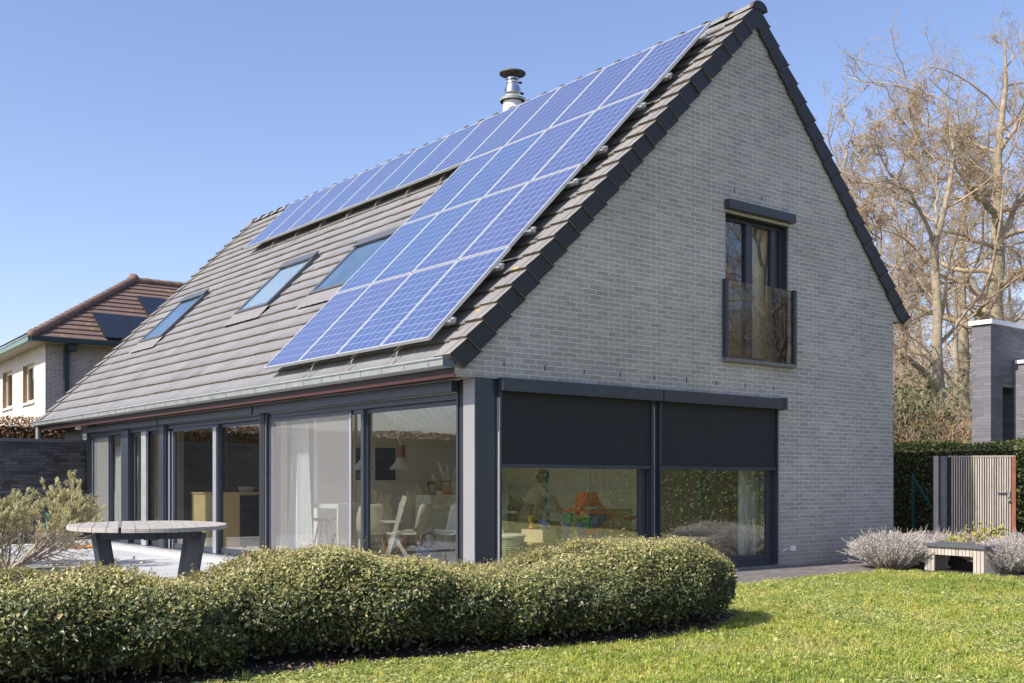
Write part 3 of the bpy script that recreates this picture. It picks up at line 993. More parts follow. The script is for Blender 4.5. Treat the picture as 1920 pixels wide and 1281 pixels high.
# ------------------------------------------------------------------ solar panels on the roof
PK = 0.9865                         # module size factor
PW, PH, PU_, PV_ = 0.992 * PK, 1.592 * PK, 1.0085 * PK, 1.614 * PK
PB0 = CAM + (np.array((0, 0.5, 2.7)) - CAM) * PK       # lower corner of the array by the gable
def solar_material():
    m, n, b = new_mat('solar_cells')
    tc = n.nodes.new('ShaderNodeTexCoord')
    sp = n.nodes.new('ShaderNodeSeparateXYZ')
    n.links.new(tc.outputs['Object'], sp.inputs[0])
    oi = n.nodes.new('ShaderNodeObjectInfo')
    cell = 0.1545
    def line(s, off, period, wd):
        f = math_n(n, 'FRACT', math_n(n, 'DIVIDE', math_n(n, 'ADD', s, off), period))
        d = math_n(n, 'MULTIPLY', math_n(n, 'SUBTRACT', 0.5, math_n(n, 'ABSOLUTE', math_n(n, 'SUBTRACT', f, 0.5))), period)
        return math_n(n, 'LESS_THAN', d, wd)
    gx = line(sp.outputs[0], -(PW - 6 * cell) / 2, cell, 0.0029)
    gy = line(sp.outputs[1], -(PH - 10 * cell) / 2 + 0.0, cell * 0.985, 0.0026)
    grid = math_n(n, 'MAXIMUM', gx, gy)
    bus = math_n(n, 'MULTIPLY', line(sp.outputs[0], -(PW - 6 * cell) / 2 - cell / 6, cell / 3, 0.0012), 0.28)
    # crystal mottling, one tone per cell
    vv = n.nodes.new('ShaderNodeVectorMath'); vv.operation = 'ADD'
    rv = n.nodes.new('ShaderNodeCombineXYZ'); n.links.new(math_n(n, 'MULTIPLY', oi.outputs['Random'], 50), rv.inputs[0])
    n.links.new(tc.outputs['Object'], vv.inputs[0]); n.links.new(rv.outputs[0], vv.inputs[1])
    vo = n.nodes.new('ShaderNodeTexVoronoi'); vo.inputs['Scale'].default_value = 38
    n.links.new(vv.outputs[0], vo.inputs['Vector'])
    crys = n.nodes.new('ShaderNodeSeparateColor'); n.links.new(vo.outputs['Color'], crys.inputs[0])
    c = ramp(n, crys.outputs[0], [(0.0, (0.022, 0.050, 0.165)), (1.0, (0.040, 0.078, 0.225))])
    pan = ramp(n, oi.outputs['Random'], [(0.0, (0.72, 1.10, 1.04)), (0.5, (1.0, 1.0, 1.0)), (1.0, (1.30, 0.97, 0.98))])
    c = mixc(n, 1.0, c, pan, 'MULTIPLY')
    c = mixc(n, math_n(n, 'MULTIPLY', noise(n, 2.2, 5, 0.6), 0.13), c, (0.36, 0.37, 0.40))
    c = mixc(n, bus, c, (0.45, 0.48, 0.6))
    c = mixc(n, math_n(n, 'MULTIPLY', grid, 0.8), c, (0.62, 0.65, 0.74))
    n.links.new(c, b.inputs['Base Color'])
    b.inputs['Roughness'].default_value = 0.35
    b.inputs['Coat Weight'].default_value = 0.85
    b.inputs['Coat Roughness'].default_value = 0.04
    b.inputs['Coat IOR'].default_value = 1.5
    return m


M['solar'] = solar_material()
M['pframe'] = simple('panel_frame_aluminium', (0.66, 0.66, 0.62), 0.4, 0.35, 0.06, 4)
RX, RY, RZ = Vector((0, -1, 0)), Vector(E2), Vector(NN)      # panel local axes: x towards the gable, y up the roof, z out
MAT3 = Matrix((RX, RY, RZ)).transposed()
fr = MB()
ft, fh = 0.014, 0.042
fr.box(0, PW, 0, ft, -fh, 0).box(0, PW, PH - ft, PH, -fh, 0).box(0, ft, ft, PH - ft, -fh, 0).box(PW - ft, PW, ft, PH - ft, -fh, 0)
gl = MB().box(ft, PW - ft, ft, PH - ft, -0.012, -0.003)
proto = thing('solar_panel', 'x', 'solar panel', (0, 0, 0), 'blue solar panels on the house roof', MAT3)
pf_ = fr.build('frame', M['pframe'], proto, bevel=0.0015, local=True)
pg_ = gl.build('glass', M['solar'], proto, local=True)
MB().box(ft, PW - ft, ft, PH - ft, -0.0135, -0.0125).build('back_sheet', M['whitepaint'], proto, local=True)
ORD = ['first', 'second', 'third', 'fourth', 'fifth', 'sixth', 'seventh', 'eighth', 'ninth', 'tenth', 'eleventh', 'twelfth']
ROWS = ['bottom row above the gutter', 'second row up from the gutter', 'third row up from the gutter', 'top row under the ridge']
first = True
ROW_OFF = [0.0, 0.03, 0.0, -0.02]
for row in range(4):
    for k in range(12 if row == 3 else 4):
        if first:
            o = proto; first = False
        else:
            o = proto.copy(); COL.objects.link(o)
            for ch in list(proto.children):
                c = ch.copy(); COL.objects.link(c); c.parent = o; c.matrix_parent_inverse.identity()
        m = MAT3.to_4x4()
        base = PB0 + E1 * (k * PU_ + PW + 0.008 + ROW_OFF[row]) + E2 * (row * PV_ + 0.008)
        m.translation = Vector(base)
        o.matrix_world = m
        o['label'] = 'blue solar panel in the %s, %s from the gable' % (ROWS[row], ORD[k])

# rails, clamps and hooks under the panels
vr = []
for row in range(4):
    vr += [(row, 0.33), (row, 1.26)]
def arr_pt(Y, v, h):
    """point of the array plane: Y along the roof, v up the slope from the lowest panel edge, h from the panel top plane"""
    return PB0 + E1 * (Y - PB0[1]) + E2 * v + NN * h
for i, (row, dv) in enumerate(vr):
    v = row * PV_ + dv
    y0, y1 = PB0[1] - 0.09, PB0[1] + (12 if row == 3 else 4) * PU_ - 0.03
    t = thing('mounting_rail', 'aluminium mounting rail under the solar panels, %s of eight up the roof' % ORD[i], 'mounting rail', arr_pt(y0, v, -0.065), 'rails under the solar panels')
    r_ = MB().obox(arr_pt((y0 + y1) / 2, v, -0.066), (0, (y1 - y0) / 2, 0), E2 * 0.02, NN * 0.021)
    r_.build('rail', M['alu_dull'], t)
    k_ = MB()
    for dy, dvv, dh in ((-0.0, 0.0, 0.0), (0.02, 0.026, 0.016), (0.015, -0.026, 0.016), (-0.02, 0.008, 0.02)):
        p = arr_pt(y0 + 0.01 + dy, v + dvv, -0.062 + dh)
        k_.tube([p - np.array((0, 0.024, 0)), p + np.array((0, 0.024, 0))], 0.018, 8)
    k_.build('end_clamp', M['alu_dull'], t, smooth=True)
    if dv < 1 and row in (0, 3):
        for q in range(int((y1 - y0) / 1.05)):
            hk = MB()
            yy = PB0[1] + PU_ * (q + 0.72)
            pts = [arr_pt(yy, row * PV_ + 0.12, -0.10), arr_pt(yy + 0.005, row * PV_ - 0.01, -0.11), arr_pt(yy, row * PV_ - 0.06, -0.13), arr_pt(yy + 0.02, row * PV_ - 0.075, -0.15), arr_pt(yy + 0.01, row * PV_ - 0.19, -0.165)]
            for a, b_ in zip(pts[:-1], pts[1:]):
                hk.obox((a + b_) / 2, (b_ - a) / 2 * 1.02, (0, 0.008, 0), NN * 0.003)
            hk.build('roof_hook', M['hook'], t)

# ------------------------------------------------------------------ things inside the rooms
def curtain(name, label, x0, y0, x1, y1, z0, z1, folds=7, amp=0.035, flare=0.0, group=None):
    d = np.array((x1 - x0, y1 - y0)); L = np.linalg.norm(d); d /= L
    nrm = np.array((-d[1], d[0]))
    nu, nz = folds * 8, 14
    vs = []
    ph = rng.random() * 6
    for j in range(nz + 1):
        s = j / nz
        for i in range(nu + 1):
            t = i / nu
            a = amp * (0.35 + 0.65 * s) * math.sin(t * folds * 2 * math.pi + ph + 0.6 * math.sin(3 * t + s * 2)) + 0.012 * math.sin(17 * t + 3 * s)
            off = flare * (s ** 1.3) * (t - 0.5)
            p = np.array((x0, y0)) + d * (t * L + off) + nrm * a
            vs.append((p[0], p[1], z1 + (z0 - z1) * s))
    fs = [(j * (nu + 1) + i, j * (nu + 1) + i + 1, (j + 1) * (nu + 1) + i + 1, (j + 1) * (nu + 1) + i) for j in range(nz) for i in range(nu)]
    me = np_mesh(name, vs, fs, smooth=True)
    o = link_mesh(name, me, M['curtain'])
    md = o.modifiers.new('thick', 'SOLIDIFY'); md.thickness = 0.004
    return tag(o, label, 'curtain', group)


curtain('curtain', 'white curtain behind the wide terrace pane nearest the corner', 0.72, 4.60, 0.75, 5.15, 0.03, 2.03, 6, 0.04, 0.25)
curtain('curtain', 'white curtain behind the grey mesh screen at the far end of the terrace glazing', 0.6, 11.78, 0.62, 12.35, 0.03, 1.85, 5, 0.04, 0.5)
curtain('curtain', 'narrow white curtain in the slim pane beside the dark door post', 0.62, 11.1, 0.64, 11.5, 0.03, 1.95, 4, 0.035, 0.1)
curtain('curtain', 'pale curtain at the right edge of the ground floor gable window', 5.0, 0.36, 5.62, 0.42, 0.03, 2.2, 7, 0.03, 0.05)
curtain('curtain', 'pale curtain in the tall upstairs window', 5.33, 0.42, 5.75, 0.46, 2.62, 4.6, 6, 0.03, 0.05)


def shell_chair(loc, rz, label, col, leg):
    t = thing('shell_chair', label, 'chair', loc)
    b = MB()
    prof = [(0.20, 0.425), (0.12, 0.44), (0.0, 0.43), (-0.12, 0.435), (-0.19, 0.48), (-0.225, 0.57), (-0.245, 0.68), (-0.265, 0.80), (-0.275, 0.84)]
    wid = [0.20, 0.225, 0.23, 0.22, 0.215, 0.21, 0.205, 0.17, 0.10]
    vs, fs = [], []
    nw = 10
    for (px, pz), ww in zip(prof, wid):
        for q in range(nw + 1):
            s = q / nw * 2 - 1
            cup = abs(s) ** 2.5
            fwd = 0.09 * cup if pz > 0.47 else 0.0
            upz = 0.05 * cup if pz < 0.47 else 0.0
            vs.append((px + fwd, ww * s, pz + upz))
    for i in range(len(prof) - 1):
        for q in range(nw):
            a = i * (nw + 1) + q
            fs.append((a, a + 1, a + nw + 2, a + nw + 1))
    b.add(vs, fs)
    o = b.build('seat_shell', col, t, smooth=True, local=True)
    md = o.modifiers.new('thick', 'SOLIDIFY'); md.thickness = 0.012
    for sx in (-1, 1):
        for sy in (-1, 1):
            MB().tube([(0.11 * sx - 0.02, 0.12 * sy, 0.42), (0.21 * sx - 0.02, 0.21 * sy, 0.0)], [0.017, 0.011], 8).build('leg', leg, t, local=True)
    wr = MB()
    wr.tube([(0.13, 0.14, 0.3), (-0.17, -0.14, 0.3)], 0.004, 6).tube([(0.13, -0.14, 0.3), (-0.17, 0.14, 0.3)], 0.004, 6)
    wr.build('wire_brace', M['black'], t, local=True)
    t.rotation_euler = (0, 0, rz)
    return t


shell_chair((1.02, 3.3, 0.012), 0.9, 'beige shell chair with reddish wooden legs at the left of the corner pane', M['shell'], M['wood_leg'])
shell_chair((1.42, 3.0, 0.012), 2.2, 'beige shell chair with back to the pane behind the folding high chair', M['shell'], M['wood_leg'])
shell_chair((2.02, 2.85, 0.012), 3.5, 'white shell chair seen from the side beside the dining table', M['whitepaint'], M['wood_leg'])


def table(name, label, cat, loc, rz, L, Wd, H, top, legm, tt=0.025, lt=0.03, splay=0.0, inset=0.04, group=None):
    t = thing(name, label, cat, loc, group)
    MB().box(-L / 2, L / 2, -Wd / 2, Wd / 2, H - tt, H).build('tabletop', top, t, bevel=0.004, local=True)
    for sx in (-1, 1):
        for sy in (-1, 1):
            p = np.array(((L / 2 - inset) * sx, (Wd / 2 - inset) * sy, H - tt)); q = np.array(((L / 2 - inset + splay) * sx, (Wd / 2 - inset + splay) * sy, 0))
            MB().tube([p, q], [lt / 2, lt / 2 * 0.8], 8).build('leg', legm, t, local=True)
    t.rotation_euler = (0, 0, rz)
    return t


table('dining_table', 'white dining table behind the shell chairs', 'table', (3.0, 2.6, 0.012), 0.0, 1.7, 0.85, 0.74, M['white_wood'], M['wood_leg'], 0.03, 0.05, 0.03, 0.1)
table('low_bench', 'pale green low bench by the corner pane', 'bench', (1.05, 0.98, 0.012), 0.85, 0.9, 0.3, 0.50, simple('pale_green_lacquer', (0.62, 0.70, 0.55), 0.4), M['white_wood'], 0.03, 0.04, 0.05, 0.05)
t = thing('high_table', 'white open frame table behind the curtained pane', 'table', (1.12, 4.55, 0.012))
hb = MB().box(-0.24, 0.24, -0.3, 0.3, 0.76, 0.825)
hb.build('tabletop', M['white_wood'], t, local=True)
for sx, sy in ((-1, -1), (-1, 1), (1, -1), (1, 1)):
    MB().box(0.24 * sx - 0.03 * (sx > 0) - 0.0 * (sx < 0), 0.24 * sx + 0.03 * (sx < 0), 0.3 * sy - 0.03 * (sy > 0), 0.3 * sy + 0.03 * (sy < 0), 0, 0.76).build('leg', M['white_wood'], t, local=True)
t.rotation_euler = (0, 0, 0.3)
t = thing('bar_stool', 'dark round stool with wooden legs under the white table', 'stool', (1.25, 5.1, 0.012))
MB().lathe([(0.0, 0.55), (0.17, 0.56), (0.185, 0.585), (0.16, 0.60), (0.0, 0.595)], (0, 0, 0), 20).build('seat', M['black'], t, smooth=True, local=True)
for a in (0.7, 2.2, 3.8, 5.4):
    MB().tube([(0.08 * math.cos(a), 0.08 * math.sin(a), 0.56), (0.2 * math.cos(a), 0.2 * math.sin(a), 0)], [0.016, 0.012], 8).build('leg', M['wood_leg'], t, local=True)

t = thing('folding_chair', 'cream wooden folding high chair behind the corner pane', 'chair', (0.84, 2.45, 0.012))
for sy in (-0.22, 0.22):
    MB().bar((-0.18, sy, 0.0), (0.10, sy, 0.95), 0.03, 0.05).build('side_rail', M['cream_wood'], t, local=True)
    MB().bar((0.24, sy * 0.9, 0.0), (-0.05, sy * 0.9, 0.48), 0.028, 0.045).build('leg', M['cream_wood'], t, local=True)
MB().box(-0.12, 0.24, -0.2, 0.2, 0.47, 0.495).build('seat', M['cream_wood'], t, local=True)
MB().box(0.03, 0.06, -0.2, 0.2, 0.72, 0.86).build('backrest', M['shell'], t, local=True)
MB().box(-0.22, 0.06, -0.2, 0.2, 0.62, 0.64).build('tray', M['cream_wood'], t, local=True)
t.rotation_euler = (0, 0, -0.55)

t = thing('shoulder_bag', 'dark blue slumped bag on the floor beside the folding chair', 'bag', (0.98, 1.95, 0.012))
bm_ = MB().sphere((0, 0, 0.2), 0.2, sc=(0.75, 0.9, 1.0), nu=16, nv=10)
r2 = np.random.default_rng(4)
bm_.v = [(x * (1 + 0.12 * math.sin(9 * z + 3 * y)), y * (1 + 0.1 * math.sin(7 * x + 11 * z)), max(z, 0)) for x, y, z in bm_.v]
bm_.build('body', simple('navy_fabric', (0.03, 0.04, 0.07), 0.85, 0, 0.4, 20), t, smooth=True, local=True)
MB().tube([(-0.1, 0, 0.36), (-0.06, 0.02, 0.47), (0.02, 0.0, 0.5), (0.09, -0.02, 0.45), (0.11, 0, 0.36)], 0.012, 6).build('strap', M['black'], t, local=True)

for i, (px, lab) in enumerate(((683, 'copper topped glass pendant lamp at the left edge of the corner pane'), (752, 'copper topped glass pendant lamp in front of the dark picture'))):
    c = on_y(px, 846, 3.9)
    t = thing('pendant_lamp', lab, 'lamp', (c[0], 3.9, c[2]), 'pendant lamps over the dining table')
    MB().lathe([(0.0, 0.085), (0.062, 0.08), (0.064, -0.09), (0.0, -0.09)], (0, 0, 0), 20).build('cap', M['copper'], t, smooth=True, local=True)
    MB().lathe([(0.05, -0.091), (0.06, -0.12), (0.17, -0.26), (0.165, -0.262), (0.055, -0.125)], (0, 0, 0), 24).build('lamp_shade', simple('smoked_glass_shade', (0.5, 0.45, 0.37), 0.3), t, smooth=True, local=True)
    MB().tube([(0, 0, 0.08), (-0.05, 0.02, 0.2), (-0.12, 0.03, 2.27 - c[2])], 0.006, 6).build('cord', M['white_wood'], t, local=True)

for px0, px1, lab in ((700, 742, 'dark framed picture on the cream wall'), (664, 690, 'dark framed picture at the edge of the sliding door')):
    a, b_ = on_y(px0, 837, 5.85), on_y(px1, 903, 5.85)
    t = thing('wall_picture', lab, 'picture', (a[0], 5.835, a[2]))
    MB().box(a[0], b_[0], 5.832, 5.858, b_[2], a[2]).build('picture_frame', M['white_wood'], t)
    MB().box(a[0] + 0.02, b_[0] - 0.02, 5.826, 5.8315, b_[2] + 0.02, a[2] - 0.02).build('print', simple('dark_abstract_print', (0.05, 0.055, 0.06), 0.5, 0, 0.7, 5), t)

t = thing('sideboard', 'white sideboard with drawers against the back wall', 'sideboard', (4.1, 5.62, 0.012))
MB().box(-0.75, 0.9, -0.2, 0.22, 0.08, 0.90).box(-0.77, 0.92, -0.22, 0.22, 0.9, 0.925).build('body', M['whitepaint'], t, local=True)
for k in range(3):
    MB().box(-0.73 + 0.55 * k, -0.73 + 0.53 * (k + 1), -0.215, -0.2, 0.68, 0.88).build('drawer', M['white_wood'], t, local=True)
    MB().box(-0.73 + 0.55 * k, -0.73 + 0.53 * (k + 1), -0.215, -0.2, 0.1, 0.66).build('door', M['white_wood'], t, local=True)
for k, (x, hgt, wd, lab) in enumerate(((3.55, 0.2, 0.17, 'small dark framed photograph on the sideboard'), (3.83, 0.23, 0.2, 'larger framed photograph on the sideboard'))):
    t = thing('photo_frame', lab, 'photo frame', (x, 5.66, 0.938))
    MB().box(-wd / 2, wd / 2, -0.01, 0.01, 0, hgt).build('frame_border', M['black'], t, local=True)
    MB().box(-wd / 2 + 0.02, wd / 2 - 0.02, -0.013, -0.0102, 0.02, hgt - 0.02).build('photo', M['shell'], t, local=True)
t = thing('red_box', 'red and white box lying on the sideboard', 'box', (3.68, 5.5, 0.938))
MB().box(-0.11, 0.11, -0.06, 0.06, 0, 0.06).build('body', M['whitepaint'], t, local=True)
MB().box(-0.06, 0.112, -0.062, 0.062, 0.004, 0.07).build('lid', M['orange'], t, local=True)

# behind the gable window
t = thing('laundry_basket', 'woven cream basket inside the gable window by the column', 'basket', (1.16, 0.62, 0.012))
pr = [(0.0, 0.0), (0.19, 0.0)]
for k in range(24):
    z = k * 0.0205
    pr += [(0.195 + 0.018 * k / 24, z + 0.002), (0.203 + 0.018 * k / 24, z + 0.010), (0.195 + 0.018 * k / 24, z + 0.018)]
def basket_mat():
    m, n, b = new_mat('woven_paper')
    wv = n.nodes.new('ShaderNodeTexWave'); wv.bands_direction = 'Z'; wv.inputs['Scale'].default_value = 8; wv.inputs['Distortion'].default_value = 3; wv.inputs['Detail'].default_value = 3
    tc = n.nodes.new('ShaderNodeTexCoord'); n.links.new(tc.outputs['Object'], wv.inputs[0])
    n.links.new(ramp(n, wv.outputs['Fac'], [(0.1, (0.32, 0.28, 0.2)), (0.5, (0.55, 0.51, 0.42)), (0.9, (0.42, 0.38, 0.28))]), b.inputs['Base Color'])
    b.inputs['Roughness'].default_value = 0.9
    return m
MB().lathe(pr, (0, 0, 0), 28).build('body', basket_mat(), t, smooth=True, local=True)
MB().lathe([(0.0, 0.535), (0.20, 0.53), (0.235, 0.515), (0.235, 0.492), (0.0, 0.49)], (0, 0, 0), 28).build('lid', simple('cream_lid', (0.60, 0.56, 0.46), 0.8, 0, 0.15, 30), t, smooth=True, local=True)
MB().box(0.06, 0.14, -0.218, -0.205, 0.40, 0.44).build('handle', M['black'], t, local=True)
t = thing('white_ring', 'white plastic ring standing on the basket lid', 'ring', (1.06, 0.62, 0.546))
MB().box(-0.05, 0.05, -0.03, 0.03, 0.0, 0.05).tube([(0.032 * math.cos(a), 0.0, 0.05 + 0.032 * math.sin(a)) for a in np.linspace(0, 2 * math.pi, 21)], 0.02, 8).build('body', M['plastic_white'], t, smooth=True, local=True)

table('low_table', 'pale low wooden table inside the gable window', 'table', (2.12, 0.92, 0.012), 0.1, 1.2, 0.5, 0.41, M['oak'], M['wood_leg'], 0.025, 0.04, 0.04, 0.08)
t = thing('toy_crate', 'light wooden toy crate on the low table', 'crate', (1.86, 0.86, 0.424))
tc_ = MB()
tc_.box(-0.2, 0.2, -0.14, -0.125, 0, 0.15).box(-0.2, 0.2, 0.125, 0.14, 0, 0.15).box(-0.2, -0.185, -0.125, 0.125, 0, 0.15).box(0.185, 0.2, -0.125, 0.125, 0, 0.15).box(-0.185, 0.185, -0.125, 0.125, 0, 0.02).box(-0.185, 0.185, -0.125, 0.125, 0.12, 0.13)
tc_.build('body', simple('pale_pine', (0.62, 0.50, 0.29), 0.6, 0, 0.1, 6), t, local=True)
t.rotation_euler = (0, 0, 0.45)
t = thing('toy_digger', 'yellow and red toy digger lying in the crate', 'toy', (1.77, 0.85, 0.56))
MB().box(-0.05, 0.05, -0.03, 0.03, 0.03, 0.07).bar((-0.02, 0, 0.06), (-0.08, 0, 0.16), 0.03, 0.03).bar((-0.08, 0, 0.16), (-0.02, 0, 0.17), 0.028, 0.028).build('body', M['yellow'], t, local=True)
MB().box(-0.06, 0.06, -0.04, -0.02, 0, 0.03).box(-0.06, 0.06, 0.02, 0.04, 0, 0.03).build('track', M['red'], t, local=True)
t = thing('toy_bus', 'blue and white toy bus tilted in the crate', 'toy', (1.97, 0.90, 0.575))
MB().box(-0.09, 0.09, -0.04, 0.04, 0.0, 0.08).build('body', M['blue'], t, bevel=0.01, local=True)
MB().box(-0.085, 0.085, -0.043, 0.043, 0.045, 0.066).box(-0.088, 0.088, -0.041, 0.041, -0.012, -0.001).build('trim', M['plastic_white'], t, local=True)
t.rotation_euler = (0.2, 0.5, 0.4)

t = thing('marble_run', 'orange, blue and green toy marble run tower by the gable window', 'toy', (2.72, 0.95, 0.012))
mrb = MB()
for x, y, h in ((-0.22, -0.12, 0.62), (0.02, -0.14, 0.66), (0.10, 0.12, 0.60), (-0.22, 0.12, 0.72)):
    mrb.box(x - 0.03, x + 0.03, y - 0.03, y + 0.03, 0.02, h)
mrb.box(0.12, 0.24, -0.08, 0.08, 0.02, 0.70)
mrb.build('post', M['blue'], t, local=True)
mro = MB()
pts = [(-0.38 + 0.0, 0.0, 0.78), (-0.1, -0.14, 0.76), (0.2, -0.18, 0.73), (0.36, -0.05, 0.68), (0.33, 0.1, 0.62), (0.1, -0.2, 0.55), (-0.18, -0.2, 0.50)]
for a, b_ in zip(pts[:-1], pts[1:]):
    mro.bar(a, b_, 0.075, 0.045)
mro.prism([(-0.14, 0.82), (0.16, 0.82), (0.10, 1.0), (-0.05, 1.0)], 0, 'y', -0.09, 0.09)
mro.bar((-0.2, -0.05, 0.74), (-0.08, -0.05, 0.88), 0.06, 0.05).bar((0.14, -0.05, 0.86), (0.3, -0.05, 0.72), 0.06, 0.05)
mro.box(-0.3, 0.3, -0.2, 0.2, 0.0, 0.03)
mro.build('track', M['orange'], t, local=True)
MB().box(-0.32, -0.26, -0.05, 0.05, 0.60, 0.74).box(-0.16, 0.04, -0.1, 0.06, 0.54, 0.68).build('cup', M['green'], t, bevel=0.01, local=True)
MB().lathe([(0.0, 0.58), (0.09, 0.62), (0.13, 0.72), (0.11, 0.78), (0.0, 0.77)], (0.12, -0.08, 0), 16).build('funnel', simple('deep_blue_plastic', (0.01, 0.07, 0.25), 0.35), t, smooth=True, local=True)
t = thing('toy_cabinet', 'yellow wooden cabinet behind the marble run', 'cabinet', (3.62, 1.6, 0.012))
MB().box(-0.36, 0.36, -0.2, 0.2, 0.0, 0.76).build('body', M['oak'], t, bevel=0.005, local=True)
MB().box(0.2, 0.45, -0.215, -0.2, 0.62, 0.66).box(0.2, 0.45, -0.215, -0.2, 0.44, 0.48).build('handle', M['red'], t, local=True)
MB().box(-0.005, 0.005, -0.205, -0.2, 0.03, 0.74).build('door_gap', M['wood_leg'], t, local=True)

t = thing('kitchen_island', 'light oak kitchen island with a black oven front', 'kitchen island', (1.66, 9.2, 0.012))
MB().box(-0.55, 0.25, -0.45, 0.55, 0.0, 0.93).build('body', simple('pale_oak_veneer', (0.55, 0.43, 0.21), 0.5, 0, 0.1, 5), t, local=True)
MB().box(-0.53, -0.09, -0.463, -0.4505, 0.0, 0.93).build('front', M['oak'], t, local=True)
MB().box(-0.08, 1.4, -0.476, -0.4635, 0.03, 0.90).box(0.25, 1.4, -0.45, 0.55, 0.0, 0.9).build('oven_front', M['dark_in'], t, local=True)
MB().box(-0.57, 1.42, -0.49, 0.57, 0.931, 0.955).build('worktop', M['oak'], t, local=True)
for nm, lab, dx, dy, cat, bld in (
        ('soap_bottle', 'clear soap bottle on the oak worktop', 0.45, -0.2, 'bottle', [(0.0, 0.0), (0.035, 0.0), (0.037, 0.12), (0.012, 0.15), (0.012, 0.19), (0.0, 0.19)]),
        ('clay_pot', 'reddish clay pot on the oak worktop', 0.62, -0.15, 'pot', [(0.0, 0.0), (0.08, 0.0), (0.10, 0.11), (0.0, 0.11)]),
        ('bread_bowl', 'cream bowl on the oak worktop', 0.16, -0.2, 'bowl', [(0.0, 0.0), (0.12, 0.01), (0.15, 0.08), (0.12, 0.1), (0.0, 0.1)])):
    o = MB().lathe(bld, (1.66 + dx, 9.2 + dy, 0.968), 18).build(nm, {'bottle': M['plastic_white'], 'pot': M['copper'], 'bowl': M['shell']}[cat], smooth=True)
    tag(o, lab, cat)

# the person sitting inside, seen from behind through the gable window
def person_inside(loc, rz):
    t = thing('person', 'person in a beige sweater sitting inside at the gable window, seen from behind', 'person', loc)
    V = [(0, 0, 0.50), (0.05, 0, 0.66), (0.13, 0, 0.84), (0.20, 0, 0.97), (0.24, 0, 1.04), (0.28, 0, 1.09), (0.31, 0, 1.17), (0.32, 0, 1.25)]
    Ed = [(i, i + 1) for i in range(7)]
    R = [(0.15, 0.165), (0.125, 0.15), (0.125, 0.165), (0.10, 0.15), (0.055, 0.06), (0.05, 0.05), (0.085, 0.075), (0.06, 0.055)]
    def chain(root, pts, rad):
        prev = root
        for p, r in zip(pts, rad):
            V.append(p); R.append((r, r)); Ed.append((prev, len(V) - 1)); prev = len(V) - 1
    for s in (-1, 1):
        chain(0, [(0.10, 0.10 * s, 0.49), (0.44, 0.13 * s, 0.50), (0.46, 0.13 * s, 0.28), (0.43, 0.13 * s, 0.07), (0.54, 0.14 * s, 0.035)], [0.095, 0.065, 0.055, 0.04, 0.035])
        chain(3, [(0.21, 0.18 * s, 0.96), (0.30, 0.25 * s, 0.78), (0.50, 0.16 * s, 0.72), (0.58, 0.12 * s, 0.73)], [0.055, 0.045, 0.035, 0.028])
        hb_ = len(V) - 1
        for q in range(4):
            chain(hb_, [(0.63, (0.09 + 0.02 * q) * s, 0.735 - 0.004 * q), (0.665 - 0.006 * abs(q - 1.5), (0.09 + 0.022 * q) * s, 0.722)], [0.009, 0.008])
        chain(hb_, [(0.60, 0.085 * s, 0.715)], [0.009])
    me = bpy.data.meshes.new('body')
    me.from_pydata(V, Ed, [])
    o = link_mesh('body', me, [M['sweater'], M['skin'], M['trousers']], t, local=True)
    sk = o.modifiers.new('skin', 'SKIN'); sk.use_smooth_shade = True
    for i, r in enumerate(R):
        me.skin_vertices[0].data[i].radius = r
    me.skin_vertices[0].data[0].use_root = True
    o.modifiers.new('sub', 'SUBSURF').render_levels = 2
    h = MB().sphere((0.295, 0, 1.205), 0.108, sc=(0.95, 0.85, 1.0), nu=18, nv=12)
    h.v = [(x * 1.0, y, z) if not (x > 0.34 and z < 1.25) else (0.34, y * 0.9, z) for x, y, z in h.v]
    h.build('hair', M['hair'], t, smooth=True, local=True)
    f = MB()
    for s in (-1, 1):
        f.sphere((0.398, 0.03 * s, 1.205), 0.010)
    f.sphere((0.408, 0, 1.185), 0.013, sc=(1.2, 0.7, 1.2)).box(0.39, 0.402, -0.02, 0.02, 1.148, 1.154)
    f.build('face', M['skin'], t, smooth=True, local=True)
    tr = MB()
    for s in (-1, 1):
        tr.tube([(-0.02, 0.09 * s, 0.50), (0.15, 0.11 * s, 0.495), (0.44, 0.13 * s, 0.505), (0.475, 0.13 * s, 0.44), (0.46, 0.13 * s, 0.28), (0.435, 0.13 * s, 0.09)], [0.13, 0.108, 0.078, 0.075, 0.066, 0.055], 12)
    tr.build('trousers', M['trousers'], t, smooth=True, local=True)
    t.rotation_euler = (0, 0, rz)
    return t


person_inside((2.86, 2.28, 0.012), 0.15)
shell_chair((2.82, 2.27, 0.012), 0.15, 'dark shell chair the person is sitting on', M['black'], M['wood_leg'])
shell_chair((2.36, 2.0, 0.012), 2.8, 'brown shell chair beside the sitting person', simple('brown_shell', (0.20, 0.14, 0.08), 0.5), M['wood_leg'])

